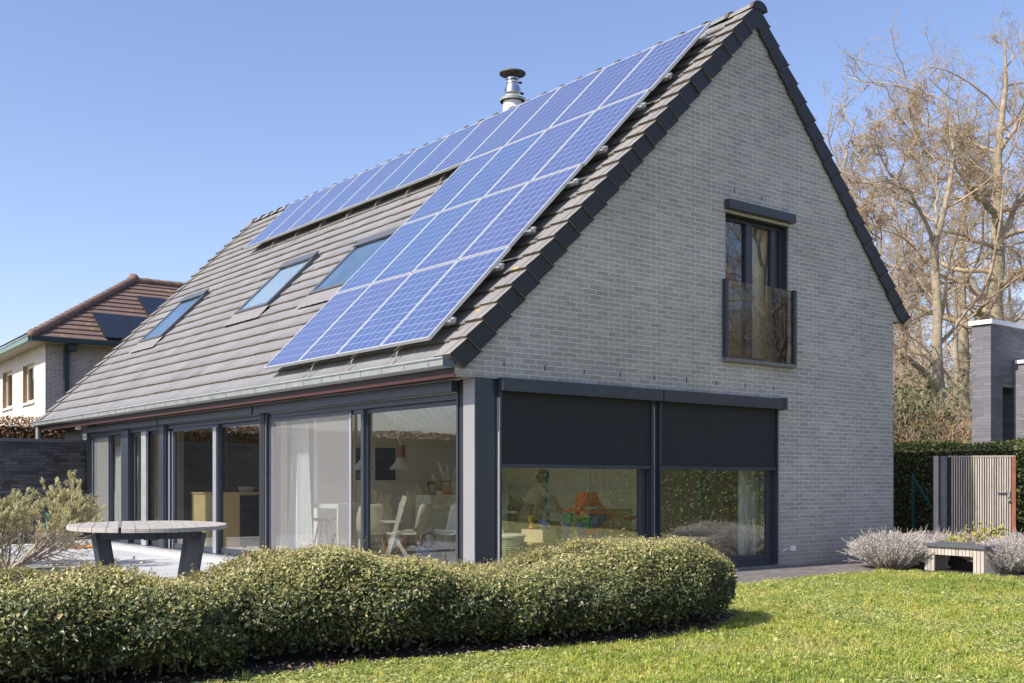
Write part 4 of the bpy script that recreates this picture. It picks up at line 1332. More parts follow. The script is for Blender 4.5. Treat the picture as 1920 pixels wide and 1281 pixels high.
# ------------------------------------------------------------------ terrace
TZ = -0.05
tc0 = at(278, 985, 9.95)
t = thing('garden_table', 'oval weathered wooden garden table with slanted dark metal legs on the terrace', 'table', (tc0[0], tc0[1], TZ))
def teak():
    m, n, b = new_mat('weathered_teak')
    f = noise(n, 3, 6, 0.65, mapped(n, (1, 14, 1)))
    n.links.new(ramp(n, f, [(0.25, (0.28, 0.255, 0.22)), (0.75, (0.47, 0.43, 0.37))]), b.inputs['Base Color'])
    b.inputs['Roughness'].default_value = 0.8
    return m
M['teak'] = teak()
ZT = 0.752 + 0.05
sa, sb = 1.02, 0.69
tp = MB()
NP = 12
for k in range(NP):                              # planks cut to an oval outline, a dark slot down the middle
    w0, w1 = -sb + 2 * sb * k / NP + 0.0018, -sb + 2 * sb * (k + 1) / NP - 0.0018
    if k == 8: w0 += 0.02
    top = [(sa * math.sqrt(max(0, 1 - (abs(wv) / sb) ** 2.2)), wv) for wv in np.linspace(w0, w1, 7)]
    poly = [(x, y) for x, y in top] + [(-x, y) for x, y in reversed(top)]
    tp.prism(poly, 0, 'z', ZT - 0.036, ZT + (rng.random() - 0.5) * 0.002)
tp.build('tabletop', M['teak'], t, bevel=0.003, local=True)
MB().box(-0.62, 0.62, -0.05, 0.05, ZT - 0.115, ZT - 0.047).box(-0.53, -0.45, -0.42, 0.42, ZT - 0.112, ZT - 0.047).box(0.45, 0.53, -0.42, 0.42, ZT - 0.112, ZT - 0.047).build('under_frame', M['anthracite'], t, local=True)
for sx in (-1, 1):
    for sy in (-1, 1):
        MB().bar((0.50 * sx, 0.41 * sy, ZT - 0.05), (0.40 * sx, 0.29 * sy, 0.0), 0.05, 0.15, up=(1, 0.8 * sx * sy, 0)).build('leg', M['anthracite'], t, local=True)
t.rotation_euler = (0, 0, YAW + 0.34)

o = MB().box(-0.62, -0.02, 10.9, 11.7, TZ + 0.001, TZ + 0.03).build('doormat', M['coir'], bevel=0.008)
tag(o, 'orange brown doormat by the far terrace door', 'doormat')
p = on_x(118, 1003, -0.7)
t = thing('toy_stroller', 'folded toy stroller with a teal frame and red fabric by the dark wall', 'stroller', (-0.75, 12.0, TZ))
st = MB().tube([(0, 0, 0.03), (0.02, 0.0, 0.5), (-0.03, 0, 0.62)], 0.03, 8).tube([(0.02, 0.02, 0.2), (0.02, 0.02, 0.55)], 0.045, 8)
st.build('frame', M['teal'], t, smooth=True, local=True)
MB().tube([(0.24, 0.2, 0.03), (0.22, 0.2, 0.52)], 0.02, 8).tube([(0.48, 0.1, 0.03), (0.42, 0.1, 0.55)], 0.016, 8).build('strut', M['teal'], t, smooth=True, local=True)
MB().box(0.12, 0.3, 0.05, 0.2, 0.14, 0.50).build('seat', simple('faded_red_fabric', (0.45, 0.16, 0.13), 0.9, 0, 0.3, 20), t, bevel=0.03, local=True)
MB().box(0.42, 0.62, 0.0, 0.2, 0.2, 0.42).build('hood', M['red'], t, bevel=0.04, local=True)

# garden wall of dark brick with a metal cap
t = thing('garden_wall', 'dark glazed brick garden wall at the end of the terrace', 'garden wall', (-4, 13.2, 0))
MB().box(-12.0, 0.29, 13.07, 13.29, -0.06, 1.93).build('brickwork', M['dark_brick'], t)
MB().box(-12.02, 0.30, 13.04, 13.32, 1.93, 1.99).build('cap', simple('dark_metal_cap', (0.07, 0.075, 0.085), 0.5), t, bevel=0.004)


# ------------------------------------------------------------------ leaves and stems
def frames(dirs):
    d = dirs / (np.linalg.norm(dirs, axis=1)[:, None] + 1e-9)
    ref = np.where(np.abs(d[:, 2:3]) < 0.9, np.array([[0, 0, 1.0]]), np.array([[1.0, 0, 0]]))
    s = np.cross(d, ref); s /= np.linalg.norm(s, axis=1)[:, None] + 1e-9
    return d, s, np.cross(s, d)


def leaves_mesh(name, pos, normal, size, tint, aspect=0.5, fold=0.25, jit=0.7, r=None, direction=None):
    """one folded pointed leaf (2 tris) per position"""
    r = r or rng
    N = len(pos)
    nrm = normal + r.normal(0, jit, (N, 3))
    d, s, u = frames(nrm)
    ang = r.random(N) * 2 * math.pi
    ax = s * np.cos(ang)[:, None] + u * np.sin(ang)[:, None]
    if direction is not None:
        ax = direction + r.normal(0, 0.25, (N, 3))
        ax /= np.linalg.norm(ax, axis=1)[:, None]
    sd = np.cross(d, ax); sd /= np.linalg.norm(sd, axis=1)[:, None] + 1e-9
    L = size[:, None]
    a = pos - ax * L * 0.5
    b = pos + ax * L * 0.5 - d * L * 0.12
    l = pos + sd * L * aspect * 0.5 + d * L * fold * aspect
    q = pos - sd * L * aspect * 0.5 + d * L * fold * aspect
    V = np.stack([a, q, b, l], axis=1).reshape(-1, 3)
    i = np.arange(N)[:, None] * 4
    F = np.concatenate([i + np.array([[0, 1, 2]]), i + np.array([[0, 2, 3]])], axis=0)
    return np_mesh(name, V, F, tint=np.repeat(tint, 4))


def tubes_mesh(name, P, R, sides=4, tint=None):
    """P (N,m,3) polylines with radii R (N,m)"""
    N, m, _ = P.shape
    T = np.gradient(P, axis=1)
    T /= np.linalg.norm(T, axis=2)[..., None] + 1e-9
    d0 = P[:, -1] - P[:, 0]
    d0 /= np.linalg.norm(d0, axis=1)[:, None] + 1e-9
    ref = np.where(np.abs(d0[:, 2:3]) < 0.8, np.array([[0, 0, 1.0]]), np.array([[1.0, 0.2, 0]]))
    S = np.cross(T, ref[:, None, :]); S /= np.linalg.norm(S, axis=2)[..., None] + 1e-9
    U = np.cross(S, T)
    ang = np.arange(sides) * 2 * math.pi / sides
    V = P[:, :, None, :] + R[:, :, None, None] * (S[:, :, None, :] * np.cos(ang)[None, None, :, None] + U[:, :, None, :] * np.sin(ang)[None, None, :, None])
    idx = np.arange(N * m * sides).reshape(N, m, sides)
    a = idx[:, :-1, :]; b = idx[:, 1:, :]
    F = np.stack([a, np.roll(a, -1, axis=2), np.roll(b, -1, axis=2), b], axis=-1).reshape(-1, 4)
    return V.reshape(-1, 3), F


def merge_tubes(name, parts, smooth=True):
    vs, fs, o = [], [], 0
    for V, F in parts:
        vs.append(V); fs.append(F + o); o += len(V)
    return np_mesh(name, np.concatenate(vs), np.concatenate(fs), smooth=smooth)


def polylines(start, dirs, length, m, wander, up, r):
    N = len(start)
    d = dirs / (np.linalg.norm(dirs, axis=1)[:, None] + 1e-9)
    P = np.zeros((N, m, 3)); P[:, 0] = start
    for k in range(1, m):
        P[:, k] = P[:, k - 1] + d * (length / (m - 1))[:, None]
        d = d + r.normal(0, wander, (N, 3)) + np.array([0, 0, up])
        d /= np.linalg.norm(d, axis=1)[:, None]
    return P


def sprout(P, R, n, tmin, tmax, ang, lscale, r, lens, m, wander, up, rad_scale=0.6, rmin=0.004, shape=None, flat=0.0):
    """children along parent polylines"""
    N, mm, _ = P.shape
    t = tmin + (tmax - tmin) * ((np.arange(n)[None, :] + r.random((N, n))) / n)
    f = t * (mm - 1); i = np.minimum(f.astype(int), mm - 2); w_ = (f - i)[..., None]
    rows = np.arange(N)[:, None]
    st = P[rows, i] * (1 - w_) + P[rows, i + 1] * w_
    pd = P[rows, i + 1] - P[rows, i]
    rad = R[rows, i] * (1 - w_[..., 0]) + R[rows, i + 1] * w_[..., 0]
    st = st.reshape(-1, 3); pd = pd.reshape(-1, 3); rad = rad.reshape(-1); t = t.reshape(-1)
    d, s, u = frames(pd)
    az = r.random(len(st)) * 2 * math.pi
    an = np.radians(ang) * (0.75 + 0.5 * r.random(len(st)))
    side = s * np.cos(az)[:, None] + u * np.sin(az)[:, None]
    if flat: side[:, 2] *= (1 - flat)
    dirs = d * np.cos(an)[:, None] + side * np.sin(an)[:, None]
    L = np.repeat(lens, n) * lscale * (0.6 + 0.6 * r.random(len(st)))
    if shape is not None: L = L * shape(t)
    Pc = polylines(st, dirs, L, m, wander, up, r)
    r0 = np.maximum(rad * rad_scale, rmin)
    taper = np.linspace(1, 0.35, m)[None, :]
    Rc = np.maximum(r0[:, None] * taper, rmin * 0.7)
    return Pc, Rc, L


def resample(pts, m):
    pts = np.array(pts, float)
    s = np.r_[0, np.cumsum(np.linalg.norm(np.diff(pts, axis=0), axis=1))]
    q = np.linspace(0, s[-1], m)
    return np.stack([np.interp(q, s, pts[:, k]) for k in range(3)], axis=1)


# ------------------------------------------------------------------ clipped evergreen hedge in front (three mounds)
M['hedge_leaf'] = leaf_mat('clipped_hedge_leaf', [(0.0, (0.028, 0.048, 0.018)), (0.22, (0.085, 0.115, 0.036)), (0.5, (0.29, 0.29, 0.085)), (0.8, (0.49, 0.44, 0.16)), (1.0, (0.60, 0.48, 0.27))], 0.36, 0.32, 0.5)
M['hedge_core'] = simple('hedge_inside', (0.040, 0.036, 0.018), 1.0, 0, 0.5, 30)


def mound(name, label, path, width, height, seed, density=12500, ends=(0.45, 0.45), dips=None):
    """a clipped hedge along path [(x,y)], superelliptic section; width/height functions of s in 0..1"""
    r = np.random.default_rng(seed)
    path = resample([(x, y, 0) for x, y in path], 60)
    for _ in range(60):
        path[1:-1] = 0.5 * path[1:-1] + 0.25 * (path[:-2] + path[2:])
    tang = np.gradient(path, axis=0)
    tang /= np.linalg.norm(tang, axis=1)[:, None]
    L = np.linalg.norm(np.diff(path, axis=0), axis=1).sum()
    def surf(s, a):
        """s along (0..1), a across (-1..1): angle from front foot to back foot"""
        f = s * 59; i = np.minimum(f.astype(int), 58); w_ = (f - i)[:, None]
        c = path[i] * (1 - w_) + path[i + 1] * w_
        tg = tang[i] * (1 - w_) + tang[i + 1] * w_
        nr = np.stack([tg[:, 1], -tg[:, 0], 0 * tg[:, 0]], 1)
        ca = np.cos((a + 1) * math.pi / 2); sa_ = np.sin((a + 1) * math.pi / 2)
        e = 0.62
        cx = np.sign(ca) * np.abs(ca) ** e; sz = np.abs(sa_) ** e
        # rounded ends
        q = np.ones_like(s)
        e0 = np.clip((ends[0] - s * L) / ends[0], 0, 1); e1 = np.clip((ends[1] - (1 - s) * L) / ends[1], 0, 1)
        q = (1 - e0 ** 2.6) ** (1 / 2.6) * (1 - e1 ** 2.6) ** (1 / 2.6)
        wv = width(s) * q; hv = height(s) * (0.25 + 0.75 * q)
        lump = 0.045 * np.sin(s * L * 4.3 + 2.6 * a + seed) + 0.035 * np.sin(s * L * 9.7 - 6 * a + 1.3) + 0.03 * np.sin(a * 9 + s * L * 3) + 0.018 * np.sin(a * 17 - s * L * 15)
        under = 1.0 - 0.24 * np.clip((0.5 - sz * 1.0) / 0.5, 0, 1) ** 1.3
        p = c + nr * (cx * wv * under * (1 + lump))[:, None]
        p[:, 2] = hv * sz * (1 + lump * 0.6) + 0.02
        return p, c, nr, cx, sz
    N = int(density * L * 2.6)
    s = r.random(N); a = r.random(N) * 2 - 1
    we = r.random(N)
    s = np.where(we < 0.13, ends[0] / L * r.random(N) ** 2.4, np.where(we > 0.87, 1 - ends[1] / L * r.random(N) ** 2.4, s))
    p, c, nr, cx, sz = surf(s, a)
    cen = c.copy(); cen[:, 2] = 0.25
    out = p - cen; out /= np.linalg.norm(out, axis=1)[:, None] + 1e-9
    depth = np.abs(r.normal(0, 0.035, N)) + 0.10 * r.random(N) ** 3 - 0.045 * r.random(N) * (r.random(N) < 0.14)
    # thinner towards the foot
    keep = r.random(N) < np.clip(0.25 + sz * 1.5, 0, 1)
    p = p - out * depth[:, None]
    p, out, sz, depth = p[keep], out[keep], sz[keep], depth[keep]
    n_ = len(p)
    clump = 0.5 + 0.5 * np.sin(p[:, 0] * 6.1 + 2 * np.sin(p[:, 1] * 5)) * np.sin(p[:, 1] * 7.3 + p[:, 2] * 6)
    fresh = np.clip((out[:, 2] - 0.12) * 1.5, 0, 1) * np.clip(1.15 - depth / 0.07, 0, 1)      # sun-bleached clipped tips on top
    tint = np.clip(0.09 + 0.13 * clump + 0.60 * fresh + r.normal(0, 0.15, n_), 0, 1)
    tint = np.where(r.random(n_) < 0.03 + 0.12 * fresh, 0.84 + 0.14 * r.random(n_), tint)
    size = np.clip(r.lognormal(math.log(0.0165), 0.34, n_), 0.008, 0.038) * (1.0 + 0.9 * (1 - fresh) * r.random(n_))
    x0, y0 = path[:, 0].mean(), path[:, 1].mean()
    t = thing(name, label, 'hedge', (x0, y0, 0.0))
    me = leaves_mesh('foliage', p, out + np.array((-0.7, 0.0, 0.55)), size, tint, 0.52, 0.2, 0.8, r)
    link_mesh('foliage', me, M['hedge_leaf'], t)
    # dark woody inside
    ns, na = 70, 26
    S, A = np.meshgrid(np.linspace(0.004, 0.996, ns), np.linspace(-0.97, 0.97, na), indexing='ij')
    p2, c2, nr2, cx2, sz2 = surf(S.ravel(), A.ravel())
    cen2 = c2.copy(); cen2[:, 2] = 0.12
    p2 = cen2 + (p2 - cen2) * 0.80
    p2[:, 2] = np.maximum(p2[:, 2], 0.012)
    idx = np.arange(ns * na).reshape(ns, na)
    F = np.stack([idx[:-1, :-1], idx[1:, :-1], idx[1:, 1:], idx[:-1, 1:]], -1).reshape(-1, 4)
    me2 = np_mesh('inner_twigs', p2, F, smooth=True)
    # stems fanning up from the ground
    nst = int(26 * L)
    q = r.random(nst)
    pb, cb, nb, _, _ = surf(q, r.random(nst) * 2 - 1)
    st = cb + nb * (r.uniform(-0.25, 0.25, nst))[:, None]; st[:, 2] = 0.0
    pt, _, _, _, _ = surf(np.clip(q + r.normal(0, 0.03, nst), 0, 1), r.uniform(-0.95, 0.5, nst))
    dv = pt - st
    Ps = polylines(st, dv, np.linalg.norm(dv, axis=1) * 0.98, 6, 0.06, 0.0, r)
    Rs = np.linspace(0.011, 0.003, 6)[None, :] * r.uniform(0.6, 1.3, (nst, 1))
    # stray leafy shoots
    nsh = int(20 * L)
    qs = r.random(nsh); as_ = r.uniform(-0.95, 0.7, nsh)
    ps, cs, _, _, _ = surf(qs, as_)
    cens = cs.copy(); cens[:, 2] = 0.25
    os_ = ps - cens; os_ /= np.linalg.norm(os_, axis=1)[:, None]
    Psh = polylines(ps - os_ * 0.05, os_ + np.array((0, 0, 0.5)) + r.normal(0, 0.35, (nsh, 3)), r.uniform(0.07, 0.13, nsh), 4, 0.12, 0.05, r)
    nlf = nsh * 9
    il = r.integers(0, nsh, nlf); kl = r.integers(1, 4, nlf)
    pl_ = Psh[il, kl] + r.normal(0, 0.008, (nlf, 3))
    link_mesh('foliage', leaves_mesh('foliage', pl_, r.normal(0, 0.7, (nlf, 3)) + np.array((-0.4, 0, 0.6)), r.uniform(0.016, 0.032, nlf), np.clip(r.normal(0.45, 0.25, nlf), 0, 1), 0.5, 0.2, 0.3, r), M['hedge_leaf'], t)
    # fine clipped twig ends poking out of the surface
    nt2 = int(650 * L)
    q2 = r.random(nt2); a2 = r.uniform(-0.9, 0.9, nt2)
    p3, c3, _, _, _ = surf(q2, a2)
    cen3 = c3.copy(); cen3[:, 2] = 0.25
    o3 = p3 - cen3; o3 /= np.linalg.norm(o3, axis=1)[:, None]
    Pt = polylines(p3 - o3 * 0.06, o3 + r.normal(0, 0.4, (nt2, 3)), r.uniform(0.05, 0.09, nt2), 3, 0.1, 0, r)
    Rt = np.full((nt2, 3), 0.0019)
    me3 = merge_tubes('stems', [tubes_mesh('', Ps, Rs, 5), tubes_mesh('', Pt, Rt, 3), tubes_mesh('', Psh, np.full((nsh, 4), 0.0022), 3)])
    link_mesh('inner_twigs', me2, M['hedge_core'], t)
    link_mesh('stems', me3, M['shrub_stem'] if False else simple('hedge_twig', (0.22, 0.16, 0.09), 0.9, 0, 0.3, 15), t)
    return t


def sm(x, a, b_):
    q = np.clip((x - a) / (b_ - a), 0, 1)
    return q * q * (3 - 2 * q)


def hts(a, b_):
    return lambda q: np.interp(q, a, b_)


mound('clipped_hedge', 'rounded right mound of the clipped evergreen hedge in front of the gable window', [(-2.05, -3.0), (-1.2, -3.10), (-0.4, -3.05), (0.5, -2.85)], lambda s: 0.64 + 0.13 * np.sin(s * math.pi), hts([0, .1, .22, .43, .69, .86, 1], [.49, .515, .555, .635, .68, .655, .62]), 21, ends=(0.2, 0.85))
mound('clipped_hedge', 'middle mound of the clipped evergreen hedge in front of the glazed corner', [(-4.25, -2.52), (-3.4, -2.68), (-2.5, -2.9), (-1.75, -2.98)], lambda s: 0.62 + 0.10 * np.sin(s * math.pi), hts([0, .13, .34, .47, .7, .84, 1], [.44, .51, .655, .68, .62, .53, .49]), 22, ends=(0.35, 0.2))
mound('clipped_hedge', 'low left mound of the clipped evergreen hedge beside the garden table', [(-7.0, -2.0), (-6.1, -2.35), (-5.2, -2.68), (-4.45, -2.80), (-3.75, -2.86)], lambda s: 0.68 + 0.08 * np.sin(s * math.pi), lambda s: 0.59 + 0.02 * np.sin(s * 9) - 0.14 * sm(s, 0.78, 1), 23, ends=(0.5, 0.45))

# ------------------------------------------------------------------ pale evergreen shrub on the terrace edge
M['olive_leaf'] = leaf_mat('grey_green_shrub_leaf', [(0.0, (0.25, 0.24, 0.10)), (0.5, (0.56, 0.51, 0.26)), (1.0, (0.78, 0.70, 0.46))], 0.5, 0.3, 0.4)


def airy_shrub(label, loc, H, spread, seed, nstem=22, leafn=9000):
    r = np.random.default_rng(seed)
    t = thing('evergreen_shrub', label, 'shrub', loc)
    az = r.random(nstem) * 2 * math.pi
    el = r.uniform(0.25, 0.98, nstem)
    st = np.array(loc) + np.stack([np.cos(az) * 0.12, np.sin(az) * 0.12, 0 * az], 1)
    dirs = np.stack([np.cos(az) * np.cos(el) * spread, np.sin(az) * np.cos(el) * spread, np.sin(el)], 1)
    L0 = np.full(nstem, H * 0.95) * r.uniform(0.8, 1.1, nstem)
    P0_ = polylines(st, dirs, L0, 8, 0.10, 0.05, r)
    R0 = np.linspace(0.020, 0.007, 8)[None, :] * r.uniform(0.7, 1.2, (nstem, 1))
    P1, R1, L1 = sprout(P0_, R0, 9, 0.3, 1.0, 38, 0.42, r, L0, 6, 0.14, 0.06, 0.6, 0.003)
    P2, R2, L2 = sprout(P1, R1, 7, 0.25, 1.0, 40, 0.45, r, L1, 4, 0.15, 0.09, 0.6, 0.0022)
    link_mesh('stems', merge_tubes('stems', [tubes_mesh('', P0_, R0, 7), tubes_mesh('', P1, R1, 5), tubes_mesh('', P2, R2, 3)]), M['shrub_stem'], t)
    zz = P2[:, -1, 2] - loc[2]
    w_ = np.clip((zz / H - 0.42) * 3.2, 0.02, 1)
    pick = r.choice(len(P2), leafn, p=w_ / w_.sum())
    tt = r.uniform(0.35, 1.0, leafn)
    f = tt * 3; i = np.minimum(f.astype(int), 2); q = (f - i)[:, None]
    pos = P2[pick, i] * (1 - q) + P2[pick, i + 1] * q + r.normal(0, 0.012, (leafn, 3))
    dr = P2[pick, 3] - P2[pick, 0]; dr /= np.linalg.norm(dr, axis=1)[:, None]
    dr = dr * 0.7 + np.array((0, 0, 0.6)) + r.normal(0, 0.35, (leafn, 3)); dr /= np.linalg.norm(dr, axis=1)[:, None]
    nrm = r.normal(0, 1, (leafn, 3))
    me = leaves_mesh('foliage', pos, nrm, r.uniform(0.05, 0.085, leafn), np.clip(r.normal(0.5, 0.22, leafn), 0, 1), 0.20, 0.2, 0.1, r, dr)
    link_mesh('foliage', me, M['olive_leaf'], t)
    return t


airy_shrub('grey green evergreen shrub with pale bare lower stems beside the dark garden wall', (-2.72, 6.9, TZ), 1.18, 1.45, 31, 38, 36000)
# stone edge where the shrub stands
o = MB().box(-3.6, -2.2, 6.15, 6.3, TZ, TZ + 0.03).build('edging_stone', M['stone'])
tag(o, 'dark edging stone at the foot of the evergreen shrub', 'edging stone')

# ------------------------------------------------------------------ lawn grass
M['grass'] = leaf_mat('grass_blade', [(0.0, (0.20, 0.29, 0.05)), (0.33, (0.39, 0.46, 0.08)), (0.66, (0.58, 0.56, 0.12)), (1.0, (0.70, 0.58, 0.30))], 0.55, 0.4, 0.25)
M['clover'] = leaf_mat('clover_leaf', [(0.0, (0.20, 0.28, 0.08)), (0.6, (0.46, 0.50, 0.17)), (1.0, (0.66, 0.62, 0.24))], 0.55, 0.35, 0.3)


def in_poly(x, y, poly):
    c = np.zeros(len(x), bool)
    n = len(poly)
    for i in range(n):
        x1, y1 = poly[i]; x2, y2 = poly[(i + 1) % n]
        k = ((y1 > y) != (y2 > y)) & (x < (x2 - x1) * (y - y1) / (y2 - y1 + 1e-12) + x1)
        c ^= k
    return c


LAWN_POLY = [(-9, -12), (12.6, -12), (11.1, -3.75), (6.2, -3.5), (5.9, -1.24), (3.0, -1.38), (-0.25, -1.37)] + BED_FRONT[::-1]


def fbm(x, y, s, seed):
    r = np.random.default_rng(seed)
    v = 0
    for o_ in range(4):
        for q in range(3):
            a = r.random() * 6.28; ph = r.random() * 6.28
            v = v + np.sin((x * math.cos(a) + y * math.sin(a)) * s * 2 ** o_ * (0.8 + 0.4 * r.random()) + ph) / (1.7 ** o_)
    return v / 4.0


def visible(x, y, margin=1.24, near=5.2, far=17.0):
    dx, dy = x - CAM[0], y - CAM[1]
    dep = dx * math.cos(YAW) + dy * math.sin(YAW)
    lat = dx * math.sin(YAW) - dy * math.cos(YAW)
    return (dep > near) & (dep < far) & (np.abs(lat) < 960 / FPX * dep * margin), dep


def scatter(n, r):
    x = r.uniform(-6.5, 11.0, n); y = r.uniform(-9.5, -1.2, n)
    v, dep = visible(x, y)
    k = v & in_poly(x, y, LAWN_POLY)
    return x[k], y[k], dep[k]


def grass():
    r = np.random.default_rng(51)
    x, y, dep = scatter(2050000, r)
    den = np.clip(1.35 - dep / 14, 0.35, 1)
    pat = fbm(x, y, 1.1, 1); pat2 = fbm(x, y, 2.6, 2)
    patch = np.exp(-(((x - 1.6) / 1.3) ** 2 + ((y + 5.0) / 0.55) ** 2)) + np.exp(-(((x - 3.6) / 0.9) ** 2 + ((y + 4.6) / 0.4) ** 2)) + 0.8 * np.exp(-(((x + 0.4) / 0.8) ** 2 + ((y + 5.6) / 0.4) ** 2))
    bare = np.clip(0.85 - 1.1 * np.clip(pat2 * 1.6 - 0.25, 0, 1) * np.clip((x + 4) / 4, 0.35, 1) - 0.45 * patch * (0.4 + 0.9 * fbm(x, y, 5, 12)), 0.10, 1)
    k = r.random(len(x)) < den * bare
    x, y, dep, pat, pat2 = x[k], y[k], dep[k], pat[k], pat2[k]
    n = len(x)
    h = np.clip(0.019 + 0.012 * pat + r.normal(0, 0.007, n), 0.006, 0.06) * (1 - 0.25 * np.clip(pat2, 0, 1))
    tall = r.random(n) < 0.02 * (pat > 0.2)
    h = np.where(tall, h * 1.8, h)
    wd = r.uniform(0.0018, 0.0032, n) * (0.7 + dep / 14)
    az = r.random(n) * 2 * math.pi
    lean = r.uniform(0.2, 1.3, n)
    ldir = np.stack([np.cos(az), np.sin(az), 0 * az], 1)
    side = np.stack([-np.sin(az), np.cos(az), 0 * az], 1)
    p = np.stack([x, y, np.full(n, 0.0)], 1)
    up = np.array((0, 0, 1.0))
    mid = p + up * (h * 0.6)[:, None] + ldir * (h * lean * 0.25)[:, None]
    tip = p + up * (h * (1 - 0.25 * lean))[:, None] + ldir * (h * lean * 0.9)[:, None]
    wv = wd[:, None]
    V = np.stack([p - side * wv, p + side * wv, mid + side * wv * 0.8, mid - side * wv * 0.8, tip, tip], 1)
    V[:, 5] = tip + side * wv * 0.12
    V = V.reshape(-1, 3)
    i = np.arange(n)[:, None] * 6
    F = np.concatenate([i + np.array([[0, 1, 2, 3]]), i + np.array([[3, 2, 5, 4]])], 0)
    tint = np.clip(0.42 + 0.26 * pat2 - 0.20 * pat + 0.16 * fbm(x, y, 5.5, 9) + r.normal(0, 0.13, n), 0, 0.9)
    tint = np.where(r.random(n) < 0.10, 0.95, tint)
    me = np_mesh('grass', V, F, tint=np.repeat(tint, 6))
    tag(link_mesh('grass', me, M['grass']), 'short patchy lawn grass in front of the hedge and house', 'grass', kind='stuff')
    # taller tufts
    nt_ = 1500
    tx, ty, tdep = scatter(9000, r)
    tx, ty, tdep = tx[:nt_], ty[:nt_], tdep[:nt_]
    per = 26
    x2 = np.repeat(tx, per) + r.normal(0, 0.022, len(tx) * per); y2 = np.repeat(ty, per) + r.normal(0, 0.022, len(tx) * per)
    n2 = len(x2)
    h2 = np.repeat(r.uniform(0.03, 0.075, len(tx)), per) * r.uniform(0.6, 1.1, n2)
    az = r.random(n2) * 2 * math.pi
    ld = np.stack([np.cos(az), np.sin(az), 0 * az], 1); sd = np.stack([-np.sin(az), np.cos(az), 0 * az], 1)
    p2 = np.stack([x2, y2, 0 * x2], 1); ln = r.uniform(0.2, 0.9, n2)
    m2 = p2 + up * (h2 * 0.6)[:, None] + ld * (h2 * ln * 0.3)[:, None]
    t2 = p2 + up * (h2 * (1 - 0.2 * ln))[:, None] + ld * (h2 * ln)[:, None]
    V = np.stack([p2 - sd * 0.0026, p2 + sd * 0.0026, m2 + sd * 0.0022, m2 - sd * 0.0022, t2, t2 + sd * 0.0006], 1).reshape(-1, 3)
    i = np.arange(n2)[:, None] * 6
    F = np.concatenate([i + np.array([[0, 1, 2, 3]]), i + np.array([[3, 2, 5, 4]])], 0)
    tt = np.clip(np.repeat(r.uniform(0.05, 0.85, len(tx)), per) + r.normal(0, 0.1, n2), 0, 1)
    tag(link_mesh('grass_tufts', np_mesh('grass_tufts', V, F, tint=np.repeat(tt, 6)), M['grass']), 'taller grass tufts scattered through the lawn', 'grass', kind='stuff')
    # clover and small weeds
    x, y, dep = scatter(620000, r)
    pat = fbm(x, y, 1.6, 5) + 0.25 * fbm(x, y, 6, 6)
    k = r.random(len(x)) < np.clip(pat * 1.7 + 0.12, 0.08, 0.85)
    x, y = x[k], y[k]
    n = len(x)
    pos = np.stack([x, y, r.uniform(0.012, 0.034, n)], 1)
    nrm = np.tile(np.array([[0, 0, 1.0]]), (n, 1))
    big_ = r.random(n) < 0.04
    me = leaves_mesh('clover', pos, nrm, np.where(big_, r.uniform(0.03, 0.05, n), r.uniform(0.012, 0.026, n)), np.clip(r.normal(0.5, 0.25, n), 0, 1), 0.85, 0.1, 0.28, r)
    tag(link_mesh('clover', me, M['clover']), 'low clover and weeds spreading through the lawn', 'clover', kind='stuff')


grass()

# fallen leaves and bark on the bed edge
def litter():
    r = np.random.default_rng(61)
    f = resample([(x, y, 0) for x, y in BED_FRONT], 200)
    n = 1500
    i = r.integers(0, 200, n)
    p = f[i] + np.stack([r.normal(0, 0.09, n), r.normal(0.10, 0.11, n), np.full(n, 0.024)], 1)
    p[:, 2] += r.random(n) * 0.012
    lx, ly, ld_ = scatter(2500, r)
    k_ = r.random(len(lx)) < 0.10
    p = np.concatenate([p, np.stack([lx[k_], ly[k_], np.full(k_.sum(), 0.03)], 1)]); n = len(p)
    nrm = np.tile(np.array([[0, 0, 1.0]]), (n, 1))
    m_ = leaf_mat('dry_leaf', [(0.0, (0.06, 0.045, 0.035)), (0.6, (0.19, 0.12, 0.07)), (1.0, (0.42, 0.34, 0.26))], 0.8, 0.0, 0.2)
    me = leaves_mesh('leaf_litter', p, nrm, r.uniform(0.012, 0.045, n), r.random(n), 0.55, 0.3, 0.35, r)
    tag(link_mesh('leaf_litter', me, m_), 'dry leaves and bark lying along the bed edge and on the lawn', 'leaf litter', kind='stuff')


litter()

# ------------------------------------------------------------------ lavender, bench, gate at the right
M['lavender'] = leaf_mat('grey_lavender', [(0.0, (0.28, 0.25, 0.22)), (0.45, (0.56, 0.53, 0.50)), (1.0, (0.80, 0.77, 0.74))], 0.8, 0.4, 0.2)
M['dry_stem'] = simple('dry_flower_stem', (0.50, 0.42, 0.33), 0.9, 0, 0.35, 15)


